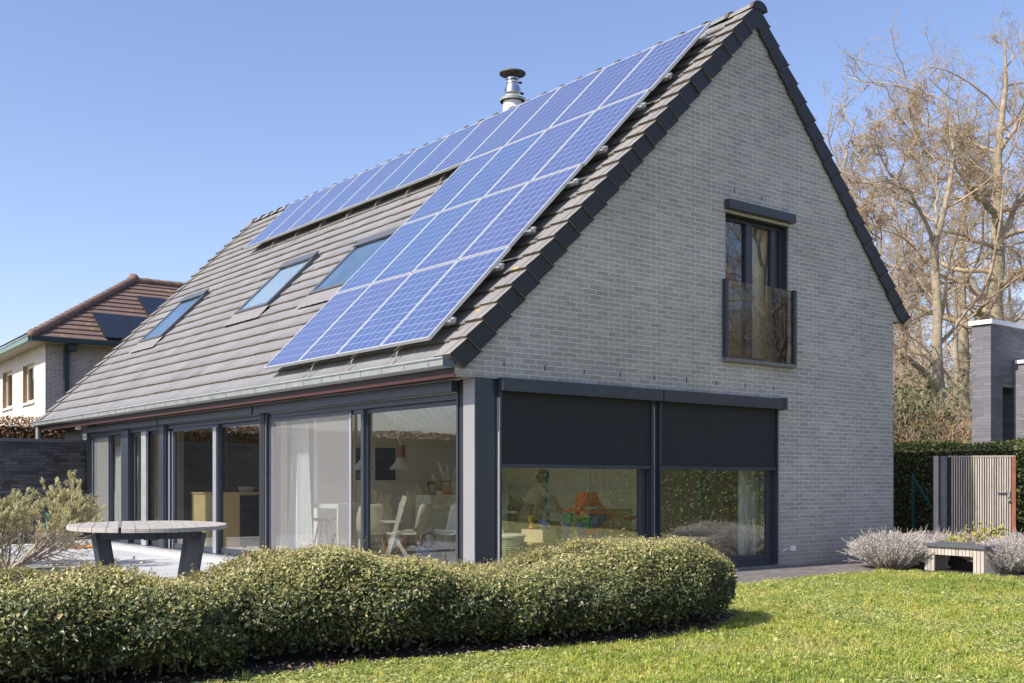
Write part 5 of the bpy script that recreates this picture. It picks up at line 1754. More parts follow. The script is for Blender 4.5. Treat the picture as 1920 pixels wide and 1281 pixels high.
def lavender(label, loc, rad, H, seed, n1=900):
    r = np.random.default_rng(seed)
    t = thing('lavender_bush', label, 'lavender', loc, 'winter lavender bushes along the path')
    az = r.random(n1) * 2 * math.pi
    q = np.sqrt(r.random(n1))
    st = np.array(loc) + np.stack([np.cos(az) * q * rad * 0.45, np.sin(az) * q * rad * 0.45, 0 * az], 1)
    dirs = np.stack([np.cos(az) * q * 0.9, np.sin(az) * q * 0.9, 1.0 - 0.35 * q], 1) + r.normal(0, 0.12, (n1, 3))
    L = H * r.uniform(0.65, 1.0, n1)
    P = polylines(st, dirs, L, 6, 0.09, 0.05, r)
    Rr = np.linspace(0.0035, 0.0018, 6)[None, :] * np.ones((n1, 1))
    # thin flower stalks above
    n2 = n1 // 2
    i = r.choice(n1, n2)
    P2 = polylines(P[i, -2], P[i, -1] - P[i, -2] + r.normal(0, 0.02, (n2, 3)), r.uniform(0.06, 0.22, n2), 3, 0.06, 0.05, r)
    R2 = np.full((n2, 3), 0.0024)
    link_mesh('stems', merge_tubes('stems', [tubes_mesh('', P, Rr, 3), tubes_mesh('', P2, R2, 3)]), M['dry_stem'], t)
    nl = n1 * 40
    i = r.choice(n1, nl); f = r.uniform(0.25, 1.0, nl) * 5; k = np.minimum(f.astype(int), 4); w_ = (f - k)[:, None]
    pos = P[i, k] * (1 - w_) + P[i, k + 1] * w_
    dr = P[i, k + 1] - P[i, k]; dr /= np.linalg.norm(dr, axis=1)[:, None]
    dr = dr + r.normal(0, 0.45, (nl, 3)); dr /= np.linalg.norm(dr, axis=1)[:, None]
    me = leaves_mesh('foliage', pos + dr * 0.012, r.normal(0, 1, (nl, 3)), r.uniform(0.025, 0.05, nl), np.clip(r.normal(0.72, 0.26, nl), 0, 1), 0.28, 0.1, 0.1, r, dr)
    link_mesh('foliage', me, M['lavender'], t)


def g(px, py, dep):
    p = at(px, py, dep)
    return np.array((p[0], p[1], 0.008))


lavender('grey winter lavender bush by the house corner, left of the slatted bench', g(1672, 0, 14.4), 0.47, 0.50, 71)
lavender('grey winter lavender bush between the left bush and the slatted bench', g(1738, 0, 15.0), 0.40, 0.47, 72, 700)
lavender('grey winter lavender bush just right of the slatted bench', g(1888, 0, 13.6), 0.30, 0.44, 73)
lavender('grey winter lavender bush at the right edge of the picture', g(1940, 0, 13.9), 0.46, 0.52, 74)
lavender('grey winter lavender bush half hidden behind the slatted bench', g(1800, 0, 15.2), 0.42, 0.45, 75, 700)
lavender('small grey lavender bush under the gate handle', g(1880, 0, 15.4), 0.40, 0.42, 76, 600)

M['lime_leaf'] = leaf_mat('yellow_green_leaf', [(0.0, (0.20, 0.22, 0.04)), (0.6, (0.42, 0.42, 0.07)), (1.0, (0.50, 0.30, 0.08))], 0.45, 0.3, 0.4)
def leafy(label, loc, rad, H, seed, n=260):
    r = np.random.default_rng(seed)
    t = thing('leafy_shrub', label, 'shrub', loc)
    ns = 16
    az = r.random(ns) * 6.28
    dirs = np.stack([np.cos(az) * rad / H, np.sin(az) * rad / H, np.ones(ns)], 1)
    st = np.tile(np.array(loc), (ns, 1))
    P = polylines(st, dirs, np.full(ns, H) * r.uniform(0.7, 1.05, ns), 6, 0.15, 0.05, r)
    link_mesh('stems', merge_tubes('stems', [tubes_mesh('', P, np.linspace(0.006, 0.003, 6)[None, :] * np.ones((ns, 1)), 4)]), M['dry_stem'], t)
    i = r.choice(ns, n); k = r.integers(2, 6, n)
    pos = P[i, k] + r.normal(0, 0.035, (n, 3))
    link_mesh('foliage', leaves_mesh('foliage', pos, r.normal(0, 0.6, (n, 3)) + np.array((-0.5, 0, 0.6)), r.uniform(0.045, 0.08, n), r.random(n), 0.55, 0.2, 0.4, r), M['lime_leaf'], t)


leafy('small yellow green leafy shrub behind the slatted bench, left one', g(1803, 0, 14.6), 0.16, 0.46, 81, 170)
leafy('taller yellow green leafy shrub in front of the wooden gate', g(1848, 0, 14.7), 0.2, 0.62, 82, 240)

M['grey_wood'] = simple('silvered_wood', (0.42, 0.36, 0.31), 0.85, 0, 0.22, 9, 0.2)
def slat_wood():
    m, n, b = new_mat('weathered_slat')
    a = n.nodes.new('ShaderNodeAttribute'); a.attribute_name = 'tint'
    c = ramp(n, a.outputs['Fac'], [(0.0, (0.38, 0.325, 0.27)), (0.5, (0.54, 0.475, 0.405)), (0.8, (0.63, 0.56, 0.48)), (1.0, (0.50, 0.48, 0.27))])
    c = mixc(n, 1.0, c, ramp(n, noise(n, 4, 6, 0.7, mapped(n, (6, 6, 0.8))), [(0.3, (0.78,) * 3), (0.7, (1.15,) * 3)]), 'MULTIPLY')
    n.links.new(c, b.inputs['Base Color'])
    b.inputs['Roughness'].default_value = 0.85
    return m
M['slat'] = slat_wood()

# bench / planter box with slatted front
B0 = g(1733, 0, 14.1); B1 = g(1845, 0, 13.35)
bd = (B1 - B0); BL = np.linalg.norm(bd); bd /= BL
bn = np.array((-bd[1], bd[0], 0)); bn = bn if np.dot(bn, np.array((math.cos(YAW), math.sin(YAW), 0))) > 0 else -bn
t = thing('slatted_bench', 'low slatted wooden bench with a dark top between the lavender bushes', 'bench', B0)
BH, BD = 0.34, 0.42
B0[2] -= 0.03; B1[2] -= 0.03
tp = MB().obox(B0 + bd * BL / 2 + bn * BD / 2 + np.array((0, 0, BH + 0.02)), bd * (BL / 2 + 0.03), bn * (BD / 2 + 0.03), np.array((0, 0, 0.02)))
tp.build('seat', simple('dark_grey_top', (0.10, 0.105, 0.115), 0.5, 0, 0.1, 8), t, bevel=0.004)
ns_ = 17
b = MB()
for k in range(ns_):
    u = BL * (k + 0.5) / ns_
    leg = k < 3 or k >= ns_ - 3
    z0 = -0.01 if leg else BH - 0.10
    b.obox(B0 + bd * u + bn * 0.011 + np.array((0, 0, (BH + z0) / 2)), bd * (BL / ns_ / 2 - 0.004), bn * 0.011, np.array((0, 0, (BH - z0) / 2)), 0, float(np.clip(rng.normal(0.55, 0.2), 0, 0.85)))
b.build('slatted_front', M['slat'], t, tinted=True)
for u in (0.09, BL - 0.09):
    b = MB()
    for k in range(6):
        vv = BD * (k + 0.5) / 6
        b.obox(B0 + bd * (u + (-0.075 if u < 0.3 else 0.075)) + bn * (vv + 0.02) + np.array((0, 0, BH / 2)), bd * 0.011, bn * (BD / 12 - 0.004), np.array((0, 0, BH / 2)), 0, 0.4)
    b.build('slatted_end', M['slat'], t, tinted=True)
MB().obox(B0 + bd * BL * 0.33 + bn * (BD - 0.02) + np.array((0, 0, BH * 0.5)), bd * BL * 0.22, bn * 0.01, np.array((0, 0, BH * 0.48))).build('back_board', M['black'], t)

# garden gate
GD = 17.2
G0, G1 = at(1752, 0, GD + 0.15), at(1903, 0, GD - 0.15)
G0[2] = G1[2] = 0.0
gd = G1 - G0; GL = np.linalg.norm(gd); gd /= GL
gn = np.array((gd[1], -gd[0], 0)); gn = gn if np.dot(gn, np.array((math.cos(YAW), math.sin(YAW), 0))) < 0 else -gn     # towards the camera
GZ = 1.122 + (HY - 855) / FPX * GD
t = thing('garden_gate', 'weathered vertical slat wooden garden gate with a metal handle beside the house', 'gate', G0)
b = MB()
nsl = 25
for k in range(nsl):
    u = 0.24 + (GL - 0.24 - 0.06) * (k + 0.5) / nsl
    wv = (GL - 0.30) / nsl
    b.obox(G0 + gd * u + gn * (0.03 + rng.normal(0, 0.001)) + np.array((0, 0, (GZ - 0.02 + 0.06) / 2)), gd * (wv / 2 - 0.0085), gn * 0.011, np.array((0, 0, (GZ - 0.02 - 0.06) / 2)), 0, float(np.clip(rng.normal(0.5, 0.22) + (0.35 if k in (9, 12) else 0), 0, 1)))
b.build('slats', M['slat'], t, tinted=True)
MB().obox(G0 + gd * (GL / 2 + 0.09) + np.array((0, 0, GZ - 0.008)), gd * (GL / 2 - 0.11), gn * 0.045, np.array((0, 0, 0.012))).build('top_rail', M['slat'], t)
MB().obox(G0 + gd * (GL / 2 + 0.09) - gn * 0.012 + np.array((0, 0, GZ / 2)), gd * (GL / 2 - 0.12), gn * 0.008, np.array((0, 0, GZ / 2 - 0.06))).build('backing', M['black'], t)
MB().obox(G0 + gd * (GL - 0.025) + np.array((0, 0, GZ / 2)), gd * 0.03, gn * 0.04, np.array((0, 0, GZ / 2 + 0.005))).build('latch_post', simple('rusty_brown_post', (0.32, 0.11, 0.07), 0.7, 0, 0.25, 8), t)
b = MB().obox(G0 + gd * 0.02 + np.array((0, 0, GZ / 2)), gd * 0.035, gn * 0.05, np.array((0, 0, GZ / 2)), 0, 0.3)
b.build('hinge_post', M['slat'], t, tinted=True)
MB().tube([G0 + gd * 0.13 + gn * 0.03, G0 + gd * 0.13 + gn * 0.03 + np.array((0, 0, GZ))], 0.06, 14).build('round_post', simple('blue_grey_post', (0.16, 0.17, 0.19), 0.6, 0, 0.2, 5), t, smooth=True)
HZ = 1.122 + (HY - 924) / FPX * GD
p = G0 + gd * (GL - 0.10) + gn * 0.06
hd = MB().tube([p + np.array((0, 0, HZ)) - gd * 0.16, p + np.array((0, 0, HZ))], 0.011, 8)
hd.obox(p + np.array((0, 0, HZ - 0.02)) - gn * 0.01, gd * 0.02, gn * 0.008, np.array((0, 0, 0.05))).tube([p + np.array((0, 0, HZ - 0.11)), p + np.array((0, 0, HZ - 0.11)) + gn * 0.02], 0.02, 10)
hd.build('handle', M['steel'], t)
MB().obox(G0 + gd * (GL * 0.62) + gn * 0.05 + np.array((0, 0, 0.28)), gd * 0.045, gn * 0.01, np.array((0, 0, 0.055))).build('letter_plate', M['grey_wood'], t)

# evergreen boundary hedge behind the gate and along the right side
M['laurel'] = leaf_mat('boundary_hedge_leaf', [(0.0, (0.04, 0.06, 0.016)), (0.5, (0.12, 0.155, 0.038)), (1.0, (0.32, 0.33, 0.08))], 0.4, 0.28, 0.5)


def box_hedge(label, p0, p1, width, H, seed, dens=650, lsize=(0.04, 0.075), mat=None, name='boundary_hedge', core=True, tintc=0.45, gap=0.0):
    r = np.random.default_rng(seed)
    p0, p1 = np.array((*p0, 0.0)), np.array((*p1, 0.0))
    d = p1 - p0; L = np.linalg.norm(d); d /= L
    nr = np.array((d[1], -d[0], 0))
    t = thing(name, label, 'hedge', (p0 + p1) / 2)
    area = L * (2 * H + width) + 2 * width * H
    n = int(area * dens)
    u = r.random(n) * L
    perim = 2 * H + width
    q = r.random(n) * perim
    side = np.where(q < H, 0, np.where(q < H + width, 1, 2))
    z = np.where(side == 0, q, np.where(side == 1, H, perim - q))
    x = np.where(side == 0, -width / 2, np.where(side == 1, q - H - width / 2, width / 2))
    out = np.where((side == 0)[:, None], -nr, np.where((side == 1)[:, None], np.array((0, 0, 1.0)), nr))
    en = r.random(n) < 2 * width * H / area
    z = np.where(en, r.random(n) * H, z); x = np.where(en, (r.random(n) - 0.5) * width, x)
    ee = np.where(r.random(n) < 0.5, 0.0, L)
    u = np.where(en, ee, u)
    out = np.where(en[:, None], np.where((ee == 0)[:, None], -d, d), out)
    pos = p0 + d * u[:, None] + nr * x[:, None]; pos[:, 2] = z
    lump = 0.09 * fbm(pos[:, 0] * 1 + pos[:, 2] * 2, pos[:, 1] + pos[:, 2] * 1.3, 2.4, seed)
    pos += out * (lump - np.abs(r.normal(0, 0.07, n)) + 0.05)[:, None]
    sz_ = r.uniform(*lsize, n)
    tint = np.clip(tintc + r.normal(0, 0.2, n) + 0.15 * (lump / 0.09), 0, 1)
    link_mesh('foliage', leaves_mesh('foliage', pos, out, sz_, tint, 0.5, 0.2, 0.7, r), mat or M['laurel'], t)
    if core:
        w2 = width / 2 - 0.10
        MB().obox((p0 + p1) / 2 + np.array((0, 0, (H - 0.12) / 2)), d * (L / 2 - 0.1), nr * w2, np.array((0, 0, (H - 0.12) / 2))).build('inner_twigs', M['hedge_core'], t)
    ns2 = int(L * 5)
    uu = r.random(ns2) * L
    st = p0 + d * uu[:, None] + nr * ((r.random(ns2) - 0.5) * (width + 0.02))[:, None]
    P = polylines(st, np.tile(np.array([[0, 0, 1.0]]), (ns2, 1)), np.full(ns2, H * 0.9), 5, 0.08, 0.0, r)
    link_mesh('stems', merge_tubes('stems', [tubes_mesh('', P, np.linspace(0.018, 0.008, 5)[None, :] * np.ones((ns2, 1)), 4)]), M['hedge_stem'], t)
    return t


hb0, hb1 = at(1600, 0, 20.6), at(1935, 0, 18.2)
box_hedge('dark green evergreen hedge behind the wooden gate', (hb0[0], hb0[1]), (hb1[0], hb1[1]), 0.9, 1.80, 91, 1100)
e0 = at(1962, 0, 16.6)
box_hedge('lighter evergreen hedge with green wire fence right of the wooden gate', (e0[0], e0[1]), (15.5, -22.0), 0.9, 1.95, 92, 480, (0.045, 0.085), None, 'boundary_hedge', True, 0.55)

# green wire fence along that hedge, with posts and a brace by the house
t = thing('wire_fence', 'green wire mesh fence running along the right hand hedge', 'fence', (e0[0] - 0.55, e0[1], 0))
f0 = np.array((e0[0] - 0.40, e0[1] + 0.10, 0)); f1 = np.array((14.9, -22.2, 0))
fd = f1 - f0; FL = np.linalg.norm(fd); fd /= FL
k = 0
while k * 2.5 < FL:
    p = f0 + fd * (k * 2.5 + 0.05)
    MB().tube([p, p + np.array((0, 0, 1.6))], 0.03, 10).build('post', M['green_wire'], t, smooth=True)
    k += 1
w_ = MB()
nd_ = int(3.2 / 0.07)
for k in range(nd_):
    a = f0 + fd * (k * 0.07); 
    for s in (1, -1):
        u0 = k * 0.07; u1 = u0 + 1.5 * s
        c0, c1 = u0, u1
        z0_, z1_ = 0.03, 1.53
        if u1 > 3.2: z1_ = 0.03 + (3.2 - u0); c1 = 3.2
        if u1 < 0: z1_ = 0.03 + u0; c1 = 0
        if z1_ - z0_ < 0.05: continue
        w_.tube([f0 + fd * c0 + np.array((0, 0, z0_)), f0 + fd * c1 + np.array((0, 0, z1_))], 0.003, 3, cap=False)
w_.build('wire_mesh', M['green_wire'], t)
MB().tube([f0 + np.array((0, 0, 1.5)), f1 + np.array((0, 0, 1.5))], 0.004, 4).tube([f0 + np.array((0, 0, 0.8)), f1 + np.array((0, 0, 0.8))], 0.004, 4).build('tension_wire', M['green_wire'], t)
t = thing('fence_post', 'green fence post with a slanting brace in the shade left of the gate', 'fence post', g(1712, 0, 18.6))
p = g(1712, 0, 18.6); q = g(1748, 0, 18.3)
MB().tube([p, p + np.array((0, 0, 1.28))], 0.025, 10).build('post', M['green_wire'], t, smooth=True)
MB().tube([p + np.array((0, 0, 1.22)), q + np.array((0, 0, 0.7))], 0.02, 8).build('brace', M['green_wire'], t, smooth=True)

# ------------------------------------------------------------------ neighbouring house at the left
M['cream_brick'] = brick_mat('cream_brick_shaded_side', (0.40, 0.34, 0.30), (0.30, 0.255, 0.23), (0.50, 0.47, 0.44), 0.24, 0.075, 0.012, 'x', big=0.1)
M['reveal'] = simple('brown_brick_reveal', (0.30, 0.20, 0.14), 0.9, 0, 0.2, 20)
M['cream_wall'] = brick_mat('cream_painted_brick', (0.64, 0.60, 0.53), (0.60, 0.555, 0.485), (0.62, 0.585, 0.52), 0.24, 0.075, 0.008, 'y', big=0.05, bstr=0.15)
NA = math.radians(-2.86)
NX = np.array((math.cos(NA), math.sin(NA), 0)); NY = np.array((-math.sin(NA), math.cos(NA), 0)); NZ = np.array((0, 0, 1.0))
NK = np.array((2.398, 25.131, 0.0)); NE = 5.51
n3 = Matrix((Vector(NX), Vector(NY), Vector(NZ))).transposed()
nb = thing('neighbour_house', 'cream brick neighbour house with a brown hipped tile roof behind the garden wall', 'house', NK, None, n3)
OV = 0.5
# window openings in the sunny wall: local y ranges found from where they sit on that wall
def n_local(p):
    d = np.array(p) - NK
    return np.array((d @ NX, d @ NY, d[2]))
def on_nwall(px, py):                 # sunny wall plane, local x = OV
    dr = ray(px, py); n_ = NX
    tt = ((NK + NX * OV - CAM) @ n_) / (dr @ n_)
    return n_local(CAM + dr * tt)
wy = []
for xa, xb, yt, yb_ in ((43, 64, 679, 758), (5, 23, 693, 768), (-52, -30, 715, 790)):
    a = on_nwall(xb, yt); b_ = on_nwall(xa, yb_)
    wy.append((min(a[1], b_[1]), max(a[1], b_[1]), b_[2], a[2]))
wl = MB()
ys = sorted([OV, 14.0] + [q for w4 in wy for q in w4[:2]])
for a, b_ in zip(ys[:-1], ys[1:]):
    hit = [w4 for w4 in wy if abs(w4[0] - a) < 1e-6]
    if hit:
        wl.box(OV, OV + 0.3, a, b_, -0.1, hit[0][2]).box(OV, OV + 0.3, a, b_, hit[0][3], 5.45)
    else:
        wl.box(OV, OV + 0.3, a, b_, -0.1, 5.45)
wl.build('wall', M['cream_wall'], nb, local=True)
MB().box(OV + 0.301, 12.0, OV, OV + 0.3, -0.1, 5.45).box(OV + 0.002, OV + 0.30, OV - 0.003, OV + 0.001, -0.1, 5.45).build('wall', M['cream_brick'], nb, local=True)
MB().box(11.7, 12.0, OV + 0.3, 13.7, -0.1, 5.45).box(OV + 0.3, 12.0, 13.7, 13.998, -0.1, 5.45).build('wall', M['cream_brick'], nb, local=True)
for (a, b_, z0, z1) in wy:
    f = MB().box(OV + 0.13, OV + 0.2, a, a + 0.09, z0, z1).box(OV + 0.13, OV + 0.2, b_ - 0.09, b_, z0, z1).box(OV + 0.131, OV + 0.199, a + 0.09, b_ - 0.09, z1 - 0.1, z1).box(OV + 0.131, OV + 0.199, a + 0.09, b_ - 0.09, z0, z0 + 0.1)
    fo = f.build('window', M['cream_frame'], nb, local=True)
    MB().box(OV + 0.16, OV + 0.17, a + 0.09, b_ - 0.09, z0 + 0.1, z1 - 0.1).build('pane', M['glass'], fo, local=True)
    MB().box(OV + 0.24, OV + 0.25, a + 0.05, a + (b_ - a) * 0.6, z0 + 0.05, z1 - 0.4).build('pane_backing', M['cream_frame'], fo, local=True)  # half-drawn blind behind the pane
    MB().box(OV - 0.06, OV + 0.12, a - 0.05, b_ + 0.05, z0 - 0.07, z0 - 0.001).build('sill', M['stone'] if False else M['coping'], fo, local=True)
    MB().box(OV + 0.002, OV + 0.13, b_ - 0.004, b_ - 0.001, z0, z1).build('reveal', M['reveal'], fo, local=True)
MB().box(0.02, 12.4, 0.02, OV - 0.004, 5.40, 5.44).box(0.02, OV, OV, 14.3, 5.40, 5.44).build('soffit', M['soffit'], nb, local=True)
# roof: two slopes seen plus the rest of the hip, tiled in courses
RD, RH = 4.2, 2.70
pitch_n = RH / RD
rt = MB()
ncr = 15
for c in range(ncr):
    f0_, f1_ = c / ncr, (c + 1) / ncr
    for face in (0, 1):
        d0_, d1_ = RD * f0_, RD * f1_
        z0_, z1_ = NE + RH * f0_, NE + RH * f1_
        if face == 0:      # slope facing us (-y): x from d to 12.4
            vs = [(d0_, d0_, z0_ + 0.05), (12.4, d0_, z0_ + 0.05), (12.4, d1_, z1_ + 0.005), (d1_, d1_, z1_ + 0.005), (d0_, d0_, z0_ - 0.0), (12.4, d0_, z0_ - 0.0)]
        else:              # slope facing the sun (-x)
            vs = [(d0_, 14.3, z0_ + 0.05), (d0_, d0_, z0_ + 0.05), (d1_, d1_, z1_ + 0.005), (d1_, 14.3, z1_ + 0.005), (d0_, 14.3, z0_), (d0_, d0_, z0_)]
        tn = float(np.clip(rng.normal(0.5, 0.2), 0, 1))
        rt.add(vs, [(0, 1, 2, 3)], 0, tn)
        rt.add(vs, [(4, 5, 1, 0)], 1, tn)
rt.add([(RD, RD, NE + RH), (12.4, RD, NE + RH), (12.4, 14.3, NE + RH - 0.4), (RD, 14.3, NE + RH - 0.01)], [(0, 1, 2, 3)], 0)
rt.build('roof', [M['red_tile'], simple('shadowed_tile_edge', (0.10, 0.06, 0.05), 0.9)], nb, local=True, tinted=True)
hr = MB()
for k in range(22):
    f = k / 22; f2 = (k + 1.12) / 22
    p, q = np.array((RD * f, RD * f, NE + RH * f + 0.06)), np.array((RD * f2, RD * f2, NE + RH * f2 + 0.06))
    hr.tube([p, q], [0.145, 0.12], 10)
hr.sphere((0.05, 0.05, NE + 0.09), 0.16).sphere((RD + 0.05, RD + 0.05, NE + RH + 0.12), 0.2)
for k in range(20):
    hr.tube([(RD + 0.4 * k, RD, NE + RH + 0.06), (RD + 0.4 * k + 0.43, RD, NE + RH + 0.06)], [0.135, 0.115], 10)
hr.build('ridge_tiles', M['ridge_clay'], nb, smooth=True, local=True)
MB().box(-0.02, 12.4, -0.10, 0.02, NE - 0.13, NE + 0.02).build('gutter', M['dark_gutter'], nb, local=True, bevel=0.01)
gt2 = MB().box(-0.10, 0.02, 0.021, 14.3, NE - 0.13, NE + 0.01).tube([(-0.10, -0.08, NE + 0.012), (-0.10, 14.3, NE + 0.012)], 0.015, 6)
gt2.build('gutter', M['green_gutter'], nb, local=True)
MB().box(1.02, 1.17, OV - 0.13, OV - 0.003, -0.1, NE - 0.2).box(1.08, 1.32, 0.02, OV - 0.02, NE - 0.32, NE - 0.131).build('downpipe', M['dark_gutter'], nb, local=True, bevel=0.01)


def n_world(x, y, z):
    return NK + NX * x + NY * y + NZ * z
ang = math.atan2(RH, RD)
def npanel(label, x0, dv, wd, hg, face):
    """panel lying on a neighbour roof slope; dv distance up the slope from the eave"""
    if face == 0:
        ux, uy = NX, NY * math.cos(ang) + NZ * math.sin(ang)
        base = n_world(x0, dv * math.cos(ang), NE + dv * math.sin(ang))
    else:
        ux, uy = -NY, NX * math.cos(ang) + NZ * math.sin(ang)
        base = n_world(dv * math.cos(ang), x0, NE + dv * math.sin(ang))
    un = np.cross(ux, uy)
    m3 = Matrix((Vector(ux), Vector(uy), Vector(un))).transposed()
    t = thing('solar_panel', label, 'solar panel', base, 'black solar panels on the neighbour roof', m3)
    MB().box(0, wd, 0, hg, 0.10, 0.14).build('frame', M['black'], t, local=True)
    MB().box(0.02, wd - 0.02, 0.02, hg - 0.02, 0.1405, 0.146).build('glass', M['black_panel'], t, local=True)


npanel('black solar panel low on the neighbour roof, nearest the hip', 2.12, 0.05, 0.99, 1.78, 0)
npanel('black solar panel low on the neighbour roof, second from the hip', 3.13, 0.05, 0.99, 1.74, 0)
npanel('black solar panel low on the neighbour roof, mostly hidden by the big roof', 4.14, 0.05, 0.99, 1.72, 0)
npanel('black solar panel in the upper row of the neighbour roof, beside the big roof', 3.95, 2.0, 0.99, 1.5, 0)
npanel('black solar panel in the upper row of the neighbour roof, touching the big roof edge', 4.96, 2.0, 0.99, 1.5, 0)
for k in range(3):
    npanel('black solar panel low on the sunny neighbour roof slope, %s from the hip' % ORD[k], 4.6 + 2.05 * k, 0.5, 2.0, 1.1, 1)
    npanel('black solar panel high on the sunny neighbour roof slope, %s from the hip' % ORD[k], 5.6 + 2.05 * k, 1.7, 2.0, 1.1, 1)

# brown beech hedge behind the dark wall
M['beech'] = leaf_mat('dry_beech_leaf', [(0.0, (0.16, 0.08, 0.035)), (0.5, (0.36, 0.19, 0.09)), (1.0, (0.55, 0.36, 0.21))], 0.7, 0.25, 0.3)
box_hedge('brown winter beech hedge behind the dark garden wall', (-12, 17.6), (2.2, 17.6), 0.8, 2.55, 95, 420, (0.06, 0.10), M['beech'], 'beech_hedge', True, 0.5)

# ------------------------------------------------------------------ grey brick building at the right
M['grey_block'] = brick_mat('long_grey_brick_y', (0.22, 0.215, 0.23), (0.155, 0.15, 0.165), (0.16, 0.155, 0.165), 0.32, 0.062, 0.006, 'y', big=0.1, rough=0.6)
M['grey_block_x'] = brick_mat('long_grey_brick_x', (0.19, 0.185, 0.20), (0.12, 0.118, 0.13), (0.11, 0.11, 0.12), 0.32, 0.062, 0.006, 'x', big=0.15, rough=0.6)
K2 = at(1858, 607, 22.0)
K2z = K2[2]
gbz = thing('flat_roofed_house', 'grey long brick flat roofed house with white roof edge beyond the gate', 'house', (K2[0], K2[1], 0))
MB().box(K2[0] - 0.004, K2[0] - 0.001, K2[1] + 0.0, K2[1] + 0.40, -0.1, K2z).build('wall', M['grey_block'], gbz)
xd0 = on_y(1880, 760, K2[1])[0]; xd1 = on_y(1906, 760, K2[1])[0]; zd = on_y(1890, 727, K2[1])[2]
b = MB().box(K2[0], xd0, K2[1], K2[1] + 0.3, -0.1, K2z).box(xd0, 24, K2[1], K2[1] + 0.3, zd, K2z).box(xd1, 24, K2[1], K2[1] + 0.3, -0.1, zd)
b.build('wall', M['grey_block_x'], gbz)
MB().box(K2[0] + 0.0, 24, K2[1] + 0.301, K2[1] + 0.40, -0.1, K2z - 0.02).build('wall', M['grey_block_x'], gbz)
MB().box(K2[0] - 0.05, 24, K2[1] - 0.05, K2[1] + 0.45, K2z, K2z + 0.09).build('roof_edge', M['coping'], gbz)
xw = on_y(1900, 690, K2[1])[0]
zw = on_y(1900, 683, K2[1])[2]
MB().box(xw, xw + 0.3, K2[1] - 2.2, K2[1] - 0.001, -0.1, zw).build('wall', M['grey_block'], gbz)
MB().box(xw - 0.04, xw + 4, K2[1] - 2.24, K2[1] - 0.052, zw, zw + 0.07).build('roof_edge', M['coping'], gbz)
MB().box(K2[0] + 6.2, 28, K2[1] + 1.6, K2[1] + 2.4, K2z - 1.0, K2z + 0.50).build('wall', M['grey_block_x'], gbz)
MB().box(K2[0] + 6.15, 28, K2[1] + 1.55, K2[1] + 2.45, K2z + 0.50, K2z + 0.58).build('roof_edge', M['coping'], gbz)
MB().box(xd0 + 0.002, xd1, K2[1] + 0.25, K2[1] + 0.299, zd - 2.4, zd - 2.33).build('door_rail', M['oak'], gbz)


# ------------------------------------------------------------------ bare winter trees
def bare_tree(label, trunks, r0, seed, n1=12, l1=0.45, n2=8, n3=7, n4=5, ang1=52, up=0.03, crown0=0.3, tint='twig', twig_r=0.0075, shape=None, taper=0.10):
    r = np.random.default_rng(seed)
    base = np.array(trunks[0][0])
    t = thing('bare_tree', label, 'tree', base)
    m = 14
    P0_ = np.stack([resample(p, m) for p in trunks])
    jit = r.normal(0, 0.05, P0_.shape); jit[:, 0] = 0; jit[:, :, 2] *= 0.3
    P0_ = P0_ + jit
    R0 = r0 * np.linspace(1, taper, m)[None, :] * np.ones((len(trunks), 1))
    for i in range(1, len(trunks)):
        dd_ = np.linalg.norm(P0_[:i] - P0_[i, 0], axis=2)
        a_i, b_i = np.unravel_index(np.argmin(dd_), dd_.shape)
        rs = R0[a_i, b_i] * 0.66
        R0[i] = rs * np.linspace(1, 0.16, m)
    R0[0, 0] *= 1.25
    link_mesh('trunk', merge_tubes('trunk', [tubes_mesh('', P0_, R0, 10)]), M['bark'], t)
    L0 = np.linalg.norm(np.diff(P0_, axis=1), axis=2).sum(1)
    shp = shape or (lambda q: 1.15 - 0.65 * q)
    P1, R1, L1 = sprout(P0_, R0, n1, crown0, 1.0, ang1, l1, r, L0, 9, 0.17, up, 0.42, 0.028, shp)
    P2, R2, L2 = sprout(P1, R1, n2 + 1, 0.15, 1.0, 52, 0.46, r, L1, 7, 0.22, up, 0.5, 0.015)
    P3, R3, L3 = sprout(P2, R2, n3, 0.15, 1.0, 55, 0.42, r, L2, 5, 0.26, up * 1.5, 0.5, twig_r)
    P4, R4, L4 = sprout(P3, R3, n4, 0.15, 1.0, 55, 0.5, r, L3, 4, 0.28, up * 1.5, 0.6, twig_r * 0.75)
    link_mesh('crown', merge_tubes('crown', [tubes_mesh('', P1, R1, 7), tubes_mesh('', P2, R2, 5), tubes_mesh('', P3, R3, 3), tubes_mesh('', P4, R4, 3)]), M[tint], t)
    return t


def tp_(px, py, dep):
    return at(px, py, dep)


def bs(px, dep):
    p = at(px, 0, dep); p[2] = -0.1
    return p


D1 = 34.0
bare_tree('forked bare tree nearest the house with a low branch to the left', [
    [bs(1768, D1), tp_(1764, 760, D1), tp_(1756, 600, D1), tp_(1752, 480, D1), tp_(1775, 380, D1 + .5), tp_(1790, 260, D1 + 1), tp_(1762, 170, D1 + 1)],
    [tp_(1754, 510, D1), tp_(1742, 430, D1), tp_(1708, 360, D1 - .5), tp_(1672, 330, D1 - 1), tp_(1640, 250, D1 - 1)],
    [tp_(1762, 760, D1), tp_(1735, 700, D1 - .3), tp_(1700, 672, D1 - .8), tp_(1672, 655, D1 - 1.2), tp_(1650, 560, D1 - 1.5)],
    [tp_(1760, 700, D1), tp_(1745, 670, D1 + .3), tp_(1712, 655, D1 + .6), tp_(1690, 600, D1 + 1), tp_(1705, 520, D1 + 1)],
    [tp_(1753, 470, D1), tp_(1760, 360, D1 + .8), tp_(1735, 270, D1 + 1.2), tp_(1690, 190, D1 + 1.5)]], 0.25, 101, 10, 0.46, 8, 7, 5, 50, 0.02, 0.35)
D2 = 42.0
